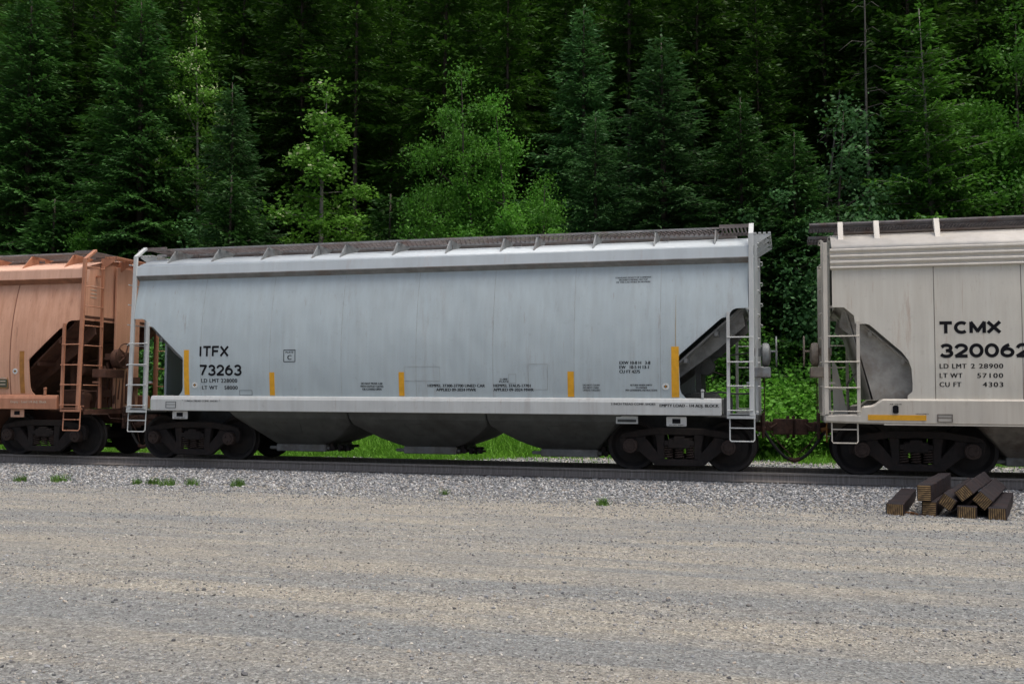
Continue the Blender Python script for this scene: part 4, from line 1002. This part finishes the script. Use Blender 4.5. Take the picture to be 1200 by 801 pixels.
def put_tree(kind, meshes, x, y, sc, label, cat, group=None, rz=None, sxy=1.0, dz=0):
    z = float(ground_z(x, y))-.05+dz
    o = empty(kind, (x, y, z), random.uniform(0, 6.28) if rz is None else rz); o.scale = (sc*sxy, sc*sxy, sc)
    t = link_obj('trunk', meshes[0], o); c = link_obj('crown' if kind not in ('shrub', 'fern_clump') else 'foliage', meshes[1], o)
    tag(o, label, cat, group); return o
# pixel-free placement: world x at distance y (metres), height above the ground at the foot
def top_scale(x, y, ztop, H): return (ztop-float(ground_z(x, y)))/H

spA = conifer(11, 12, 3.1, mat=M_NEED, needle=(.15, .05), droop=.42, step=.13, per=8, whorl=.34, dens=.07)
spB = conifer(12, 12, 2.8, mat=M_NEEDB, needle=(.15, .05), droop=.40, irregular=.35, step=.13, per=8, whorl=.36, dens=.07)
spC = conifer(13, 12, 3.3, mat=M_NEEDL, needle=(.17, .06), droop=.30, irregular=.5, per=7, whorl=.42, bark=M_BARKP, z0=.10, step=.15, dens=.075, thick=.008)
spS = conifer(14, 4, 1.25, mat=M_NEED, needle=(.10, .035), whorl=.20, step=.09, droop=.2, per=7, dens=.05)
fD = [conifer(20+i, 18, (3.0, 3.4, 2.7)[i], z0=(.06, .12, .20)[i], mat=M_NEEDD, needle=(.24, .085), step=.22, whorl=.50, per=7, droop=.5, power=.7, irregular=.35, thick=.006, dens=.11) for i in range(3)]
fP = conifer(31, 20, 2.4, z0=.45, mat=M_NEEDD, needle=(.24, .085), step=.22, whorl=.5, per=7, droop=.4, power=.6, irregular=.5, thick=.006, dens=.11)
yl = broadleaf(41, 9, 1.9, 15000, .11, M_LEAFY, 'cone', .10, M_BARKP, 40, M_LEAFP, 200, clump=.24)
pl = broadleaf(42, 12, 1.25, 12000, .11, M_LEAFY, 'column', .25, M_BARKP, 40, M_LEAFP, 800, clump=.26)
al = broadleaf(43, 8, 2.6, 56000, .09, M_LEAF, 'oval', .08, M_BARK, 44, stems=3, clump=.34)
al2 = broadleaf(44, 8, 2.2, 46000, .09, M_LEAF, 'cone', .06, M_BARK, 40, stems=2, clump=.32)
wl = broadleaf(45, 6, 1.9, 26000, .09, M_LEAFB, 'oval', .05, M_BARK, 36, stems=3, clump=.32)
fern = [broadleaf(60+i, 1.3, .75, 5200, .10, M_FERN, 'oval', .02, M_BARK, 18, stems=6, clump=.17, thick=.006) for i in range(2)]
sh = [broadleaf(50+i, 2.2, 1.5, 7500, .085, M_SHRUB, 'oval', .02, M_BARK, 26, stems=5, clump=.26, thick=.006) for i in range(3)]

front = [
 # kind, meshes, x, y, ztop, meshH, sxy, label, category
 ('spruce_tree', spA, -24.27, 14, 17.4, 12, 1.15, 'tall full dark green spruce with regular tiers, above the gap left of the grey car', 'spruce'),
 ('spruce_tree', spB, -3.75, 13, 13.4, 12, 1.35, 'bluish green spruce with drooping boughs behind the right half of the grey car', 'spruce'),
 ('fir_tree', spC, 4.58, 13, 13.6, 12, 1.0, 'bright green ragged fir with a pale visible trunk above the beige car', 'fir'),
 ('spruce_tree', spA, -1.27, 12.5, 11.0, 12, 1.2, 'mid green spruce just right of the bluish one, behind the grey car\'s right end', 'spruce'),
 ('spruce_tree', spA, .25, 12, 9.6, 12, 1.3, 'mid green spruce standing above the gap between the grey and beige cars', 'spruce'),
 ('spruce_tree', spB, -19.96, 13.5, 13.2, 12, 1.15, 'green spruce in front of the pale flowering poplar, above the grey car\'s left end', 'spruce'),
 ('spruce_tree', spB, -7.08, 16, 15.9, 12, 1.1, 'tall dull green spruce behind the right of the light green alder clump', 'spruce'),
 ('spruce_tree', spA, -29.6, 14, 18.3, 12, 1.2, 'tall dark spruce rising above the orange car at the left of the photo', 'spruce'),
 ('spruce_tree', spB, -6.0, 12.5, 10.8, 12, 1.15, 'bluish spruce between the light green alders and the large bluish spruce', 'spruce'),
 ('young_spruce', spS, -18.94, 11.5, 9.2, 4, 1.0, 'small pointed young spruce at the foot of the forest over the grey car\'s left end', 'spruce'),
 ('young_spruce', spS, -12.91, 11.5, 8.2, 4, 1.1, 'small bluish young spruce between the yellow poplar and the alders', 'spruce'),
 ('young_spruce', spS, -26.81, 12, 8.8, 4, 1.2, 'small young spruce just above the orange car', 'spruce'),
 ('poplar_tree', yl, -15.76, 12, 12.3, 9, 1.22, 'yellowish green poplar with pale leaf tips, conical, behind the grey car', 'poplar'),
 ('poplar_tree', pl, -22.4, 15.2, 16.4, 12, .95, 'narrow tall poplar dotted with pale new leaves, high on the left', 'poplar'),
 ('alder_tree', al, -11.1, 12.5, 12.2, 8, .72, 'light green bushy alder with a leaning top behind the middle of the grey car', 'alder'),
 ('alder_tree', al2, -8.4, 11.8, 11.3, 8, .8, 'light green pointed alder right of the bushy one', 'alder'),
 ('alder_tree', al, -6.9, 11.2, 8.7, 8, .85, 'low wide alder at the right edge of the light green clump', 'alder'),
 ('alder_tree', al2, 6.1, 12.5, 10.3, 8, 1.1, 'light green alder with wide boughs above the lettering of the beige car', 'alder'),
 ('alder_tree', al, 7.9, 13.5, 14.2, 8, .85, 'tall bright green alder at the right edge of the photo', 'alder'),
 ('alder_tree', al2, -9.7, 11.6, 9.2, 8, .9, 'low broad alder filling the middle foot of the light green clump', 'alder'),
 ('willow_tree', wl, 1.36, 12.5, 10.8, 6, .9, 'greyish green upright willow right of the gap between the cars', 'willow'),
 ('willow_tree', wl, -20.6, 11.3, 7.7, 6, 1.1, 'low pale willow bush above the left corner of the grey car', 'willow'),
 ('alder_tree', al2, -26.0, 13, 10.8, 8, .8, 'light green sapling half hidden between dark spruces over the orange car', 'alder'),
 ('spruce_tree', spA, 3.06, 18, 16.4, 12, .7, 'thin dark spruce behind the left side of the bright ragged fir', 'spruce'),
]
for kd, ms, x, y, zt, Hh, sxy, lab, cat in front:
    put_tree(kd, ms, x, y, top_scale(x, y, zt, Hh), lab, cat, sxy=sxy)
# shrubs seen through the gaps and under the cars
for i in range(44):
    y = random.uniform(9.3, 13.2); x = random.uniform(-.95, .24)*(y+19.5)
    put_tree('shrub', sh[i % 3], x, y, random.uniform(.45, 1.15)*(1+.12*(y-9)), shrub_label(x, y), 'shrub', 'shrubs at the foot of the forest behind the train')
for i, (x, y, sc) in enumerate(((-.25, 11.2, 1.55), (.55, 11.6, 1.5), (.15, 10.3, .9), (1.4, 11.5, 1.4), (-1.3, 11.2, 1.5), (-2.2, 11.0, 1.4), (-20.6, 10.6, 1.6), (-21.6, 10.9, 1.5), (-19.6, 10.4, 1.4), (.9, 10.2, .8), (-.6, 10.0, .8), (2.3, 12.0, 1.5), (-3.2, 11.2, 1.4))):
    put_tree('shrub', sh[i % 3], x, y, sc, shrub_label(x, y), 'shrub', 'shrubs at the foot of the forest behind the train')
for i in range(34):
    y = random.uniform(7.9, 9.6); x = random.uniform(-.95, .24)*(y+19.5) if i > 15 else random.uniform(-1.4, 1.8)
    put_tree('fern_clump', fern[i % 2], x, y, random.uniform(.5, 1.0)*(1.0 if i > 8 else 1.25), 'bright '+shrub_label(x, y).replace('low green shrub', 'leafy clump'), 'undergrowth plant', 'leafy clumps standing in the grass behind the train')
for i, (x, y, sc) in enumerate(((-.75, 8.3, 1.45), (-.35, 8.8, 1.6), (.05, 8.2, 1.15), (.4, 8.7, 1.5), (.8, 8.3, 1.3), (1.25, 8.6, 1.5), (-1.3, 8.6, 1.4), (1.8, 8.8, 1.5), (-20.2, 9.0, 1.4), (-19.6, 8.7, 1.2), (-9.3, 8.0, .8), (-8.9, 8.4, .95), (-9.8, 8.3, .8), (-6.1, 8.2, .95), (-5.7, 8.5, .8), (-6.6, 8.4, .7))):
    put_tree('fern_clump', fern[i % 2], x, y, sc, 'tall bright '+shrub_label(x, y).replace('low green shrub', 'leafy clump'), 'undergrowth plant', 'leafy clumps standing in the grass behind the train')
put_tree('young_spruce', spS, .35, 9.9, .42, 'tiny spruce seedling in the green undergrowth between the grey and beige cars', 'spruce')
# forest on the hill
rf = random.Random(5); placed = []
for row, (y0, y1, n) in enumerate(((15.5, 22, 46), (22, 31, 60), (31, 42, 60), (42, 62, 60))):
    c = 0; tries = 0
    while c < n and tries < 4000:
        tries += 1; y = rf.uniform(y0, y1); x = rf.uniform(-.98, .30)*(y+19.5)
        if any((x-a)**2+(y-b)**2 < (2.1+.03*y)**2 for a, b in placed): continue
        if row == 0 and any(abs(x-f[2]) < 1.3 and abs(y-f[3]) < 2 for f in front): continue
        placed.append((x, y)); c += 1
        k = rf.choice((0, 1, 2, 2, 3)) if row < 2 else rf.choice((0, 1, 2))
        px = -.93+(1.145)*0; fr = (x/(y+19.5)+.93)/1.145
        wh = 'above the orange car' if fr < .13 else 'above grey car\'s left half' if fr < .42 else 'above grey car\'s right half' if fr < .73 else 'above gap by beige car' if fr < .82 else 'above the beige car'
        hi_ = ('at forest edge', 'on lower hillside', 'on middle hillside', 'on upper hillside')[row]
        lk = ('full dark conifer', 'broad dark conifer', 'narrow dark conifer', 'bare trunked conifer')[k]
        put_tree('conifer', fD[k] if k < 3 else fP, x, y, rf.uniform(.75, 1.15), lk+' '+hi_+', '+wh, 'conifer', 'conifers of the hillside forest', rz=rf.uniform(0, 6.28)); continue
# dead trunks in the dark wood
M_DEAD = plain('dead_grey_wood', (.12, .11, .10), .9, .3, 6)
for i, (x, y, h_, lx, lab) in enumerate(((2.75, 14.6, 13, -.015, 'pale dead trunk with broken twigs left of the ragged fir'), (.9, 15.5, 9, .10, 'leaning dead grey stem in the dark above the gap between the cars'))):
    z = float(ground_z(x, y)); b = MB(); r = random.Random(i)
    b.tube([(lx*k*h_/8+.03*math.sin(k), 0, k*h_/8) for k in range(9)], [.065*(1-k/9)+.012 for k in range(9)], 6)
    for k in range(34):
        zz = r.uniform(.15, .98)*h_; a = r.uniform(0, 6.28); l = r.uniform(.3, 1.5)*(1-.5*zz/h_)
        b.tube([(lx*zz, 0, zz), (lx*zz+l*.5*math.cos(a), l*.5*math.sin(a), zz+.05), (lx*zz+l*math.cos(a), l*math.sin(a), zz-.35*l)], [.014, .010, .004], 4)
    o = b.build('dead_tree', M_DEAD, smooth=True); o.location = (x, y, z); tag(o, lab, 'dead tree')

# grass beyond the far ballast
def blades(name, label, x, y, h, wd, mat, stuff=True, z=None, col=None):
    n = len(x); zz = ground_z(x, y)-.01 if z is None else z; P = np.stack([x, y, zz], 1)
    D = rng.normal(0, .28, (n, 3)); D[:, 2] = 1; D /= np.linalg.norm(D, axis=1)[:, None]
    a = rng.uniform(0, 6.28, n); Sd = np.stack([np.cos(a), np.sin(a), 0*a], 1)*wd[:, None]*.5
    bend = rng.normal(0, .25, (n, 3)); bend[:, 2] = 0
    M_ = P+D*(h*.55)[:, None]; T = P+D*(h*.95)[:, None]+bend*h[:, None]
    V = np.stack([P-Sd, P+Sd, M_+Sd*.8, M_-Sd*.8, T+Sd*.12, T-Sd*.12], 1).reshape(-1, 3)
    i = np.arange(n)[:, None]*6; F = np.concatenate([i+np.array([[0, 1, 2, 3]]), i+np.array([[3, 2, 4, 5]])])
    me = np_mesh(name, V, F, [mat]); o = link_obj(name, me)
    if stuff: tag(o, label, 'grass', kind='stuff')
    return o
n = 150000; y = 3.2+8.9*rng.random(n)**.85; x = xrange_at(y, n, 1); ge = 3.2+2.7*smooth01((x+9.5)/5)
k = rng.random(n) < np.clip((y-ge)/1.6+.25*np.sin(x*1.3)+.1*np.sin(x*3.1), .02, 1); x, y = x[k], y[k]
ge = ge[k]; hh = (.14+.48*smooth01((y-ge-.3)/3))*rng.uniform(.5, 1.3, len(x))*(1+.3*np.sin(x*1.7+y)+.25*np.sin(x*5.3+2*y))*rng.choice([.7, 1, 1.35], len(x))
blades('grass', 'tall lush green grass between the far ballast and the thicket', x, y, hh, rng.uniform(.012, .03, len(x)), M_GRASS)
n = 26000; y = rng.uniform(9, 22, n); x = xrange_at(y, n, 1)
P = np.stack([x, y, ground_z(x, y)+rng.random(n)*.55], 1); D = rng.normal(0, 1, (n, 3)); D[:, 2] *= .4; D /= np.linalg.norm(D, axis=1)[:, None]
Ln = rng.uniform(.1, .28, n); V, F = diamonds(P, D, Ln, Ln*.5, rng, .6)
tag(link_obj('undergrowth', np_mesh('undergrowth', V, F, [M_SHRUB])), 'low leafy ground cover on the forest floor', 'ground cover', kind='stuff')
# weed tufts on the near gravel
tufts = [(-13.54, -4.18, .9, 'rounded green weed tuft nearest the left edge of the photo'), (-12.90, -3.95, 1.1, 'wider green weed tuft, second from the left edge of the photo'),
 (-11.25, -3.95, .6, 'small green weed tuft, left one of the close row below the grey car\'s left end'), (-10.95, -3.9, .8, 'green weed tuft, second in the close row below the grey car\'s left end'),
 (-10.55, -4.05, 1.1, 'largest green weed tuft of the close row, in its middle'), (-10.2, -3.85, .8, 'green weed tuft in the close row, just left of the bright one'),
 (-9.3, -3.8, 1.0, 'bright green weed tuft at the right end of the close row below the grey car'), (-5.37, -4.1, .45, 'tiny green weed alone on the gravel below the middle of the grey car'),
 (-2.6, -5.0, .7, 'faint brownish green weed below the right truck of the grey car')]
for x0, y0, sc, lab in tufts:
    n = int(110*sc+20); x = rng.normal(0, .055*sc, n)+rng.choice([-.07, 0, .05], n)*sc*rng.uniform(.2, 1); y = rng.normal(0, .06*sc, n)
    o = blades('weed_tuft', '', x, y, rng.uniform(.05, .17, n)*(.6+.5*sc), rng.uniform(.008, .016, n), M_WEED, False, z=np.zeros(n))
    o.location = (x0, y0, float(ground_z(x0, y0))-.005); tag(o, lab, 'weed')

# copies that share a look are told apart by their order from left to right
words = ['first', 'second', 'third', 'fourth', 'fifth', 'sixth', 'seventh', 'eighth', 'ninth', 'tenth', 'eleventh', 'twelfth', 'thirteenth', 'fourteenth', 'fifteenth', 'sixteenth', 'seventeenth', 'eighteenth', 'nineteenth', 'twentieth']
by = {}
for o in bpy.data.objects:
    if o.parent is None and o.get('category') in ('conifer', 'shrub', 'undergrowth plant'): by.setdefault(o['label'], []).append(o)
for lab, os_ in by.items():
    if len(os_) < 2: continue
    os_.sort(key=lambda o: o.location.x/(o.location.y+19.5))
    for i, o in enumerate(os_): o['label'] = (words[i] if i < len(os_)-1 or i > 18 else 'rightmost')+(' from left, ' if i < len(os_)-1 else ', ')+lab
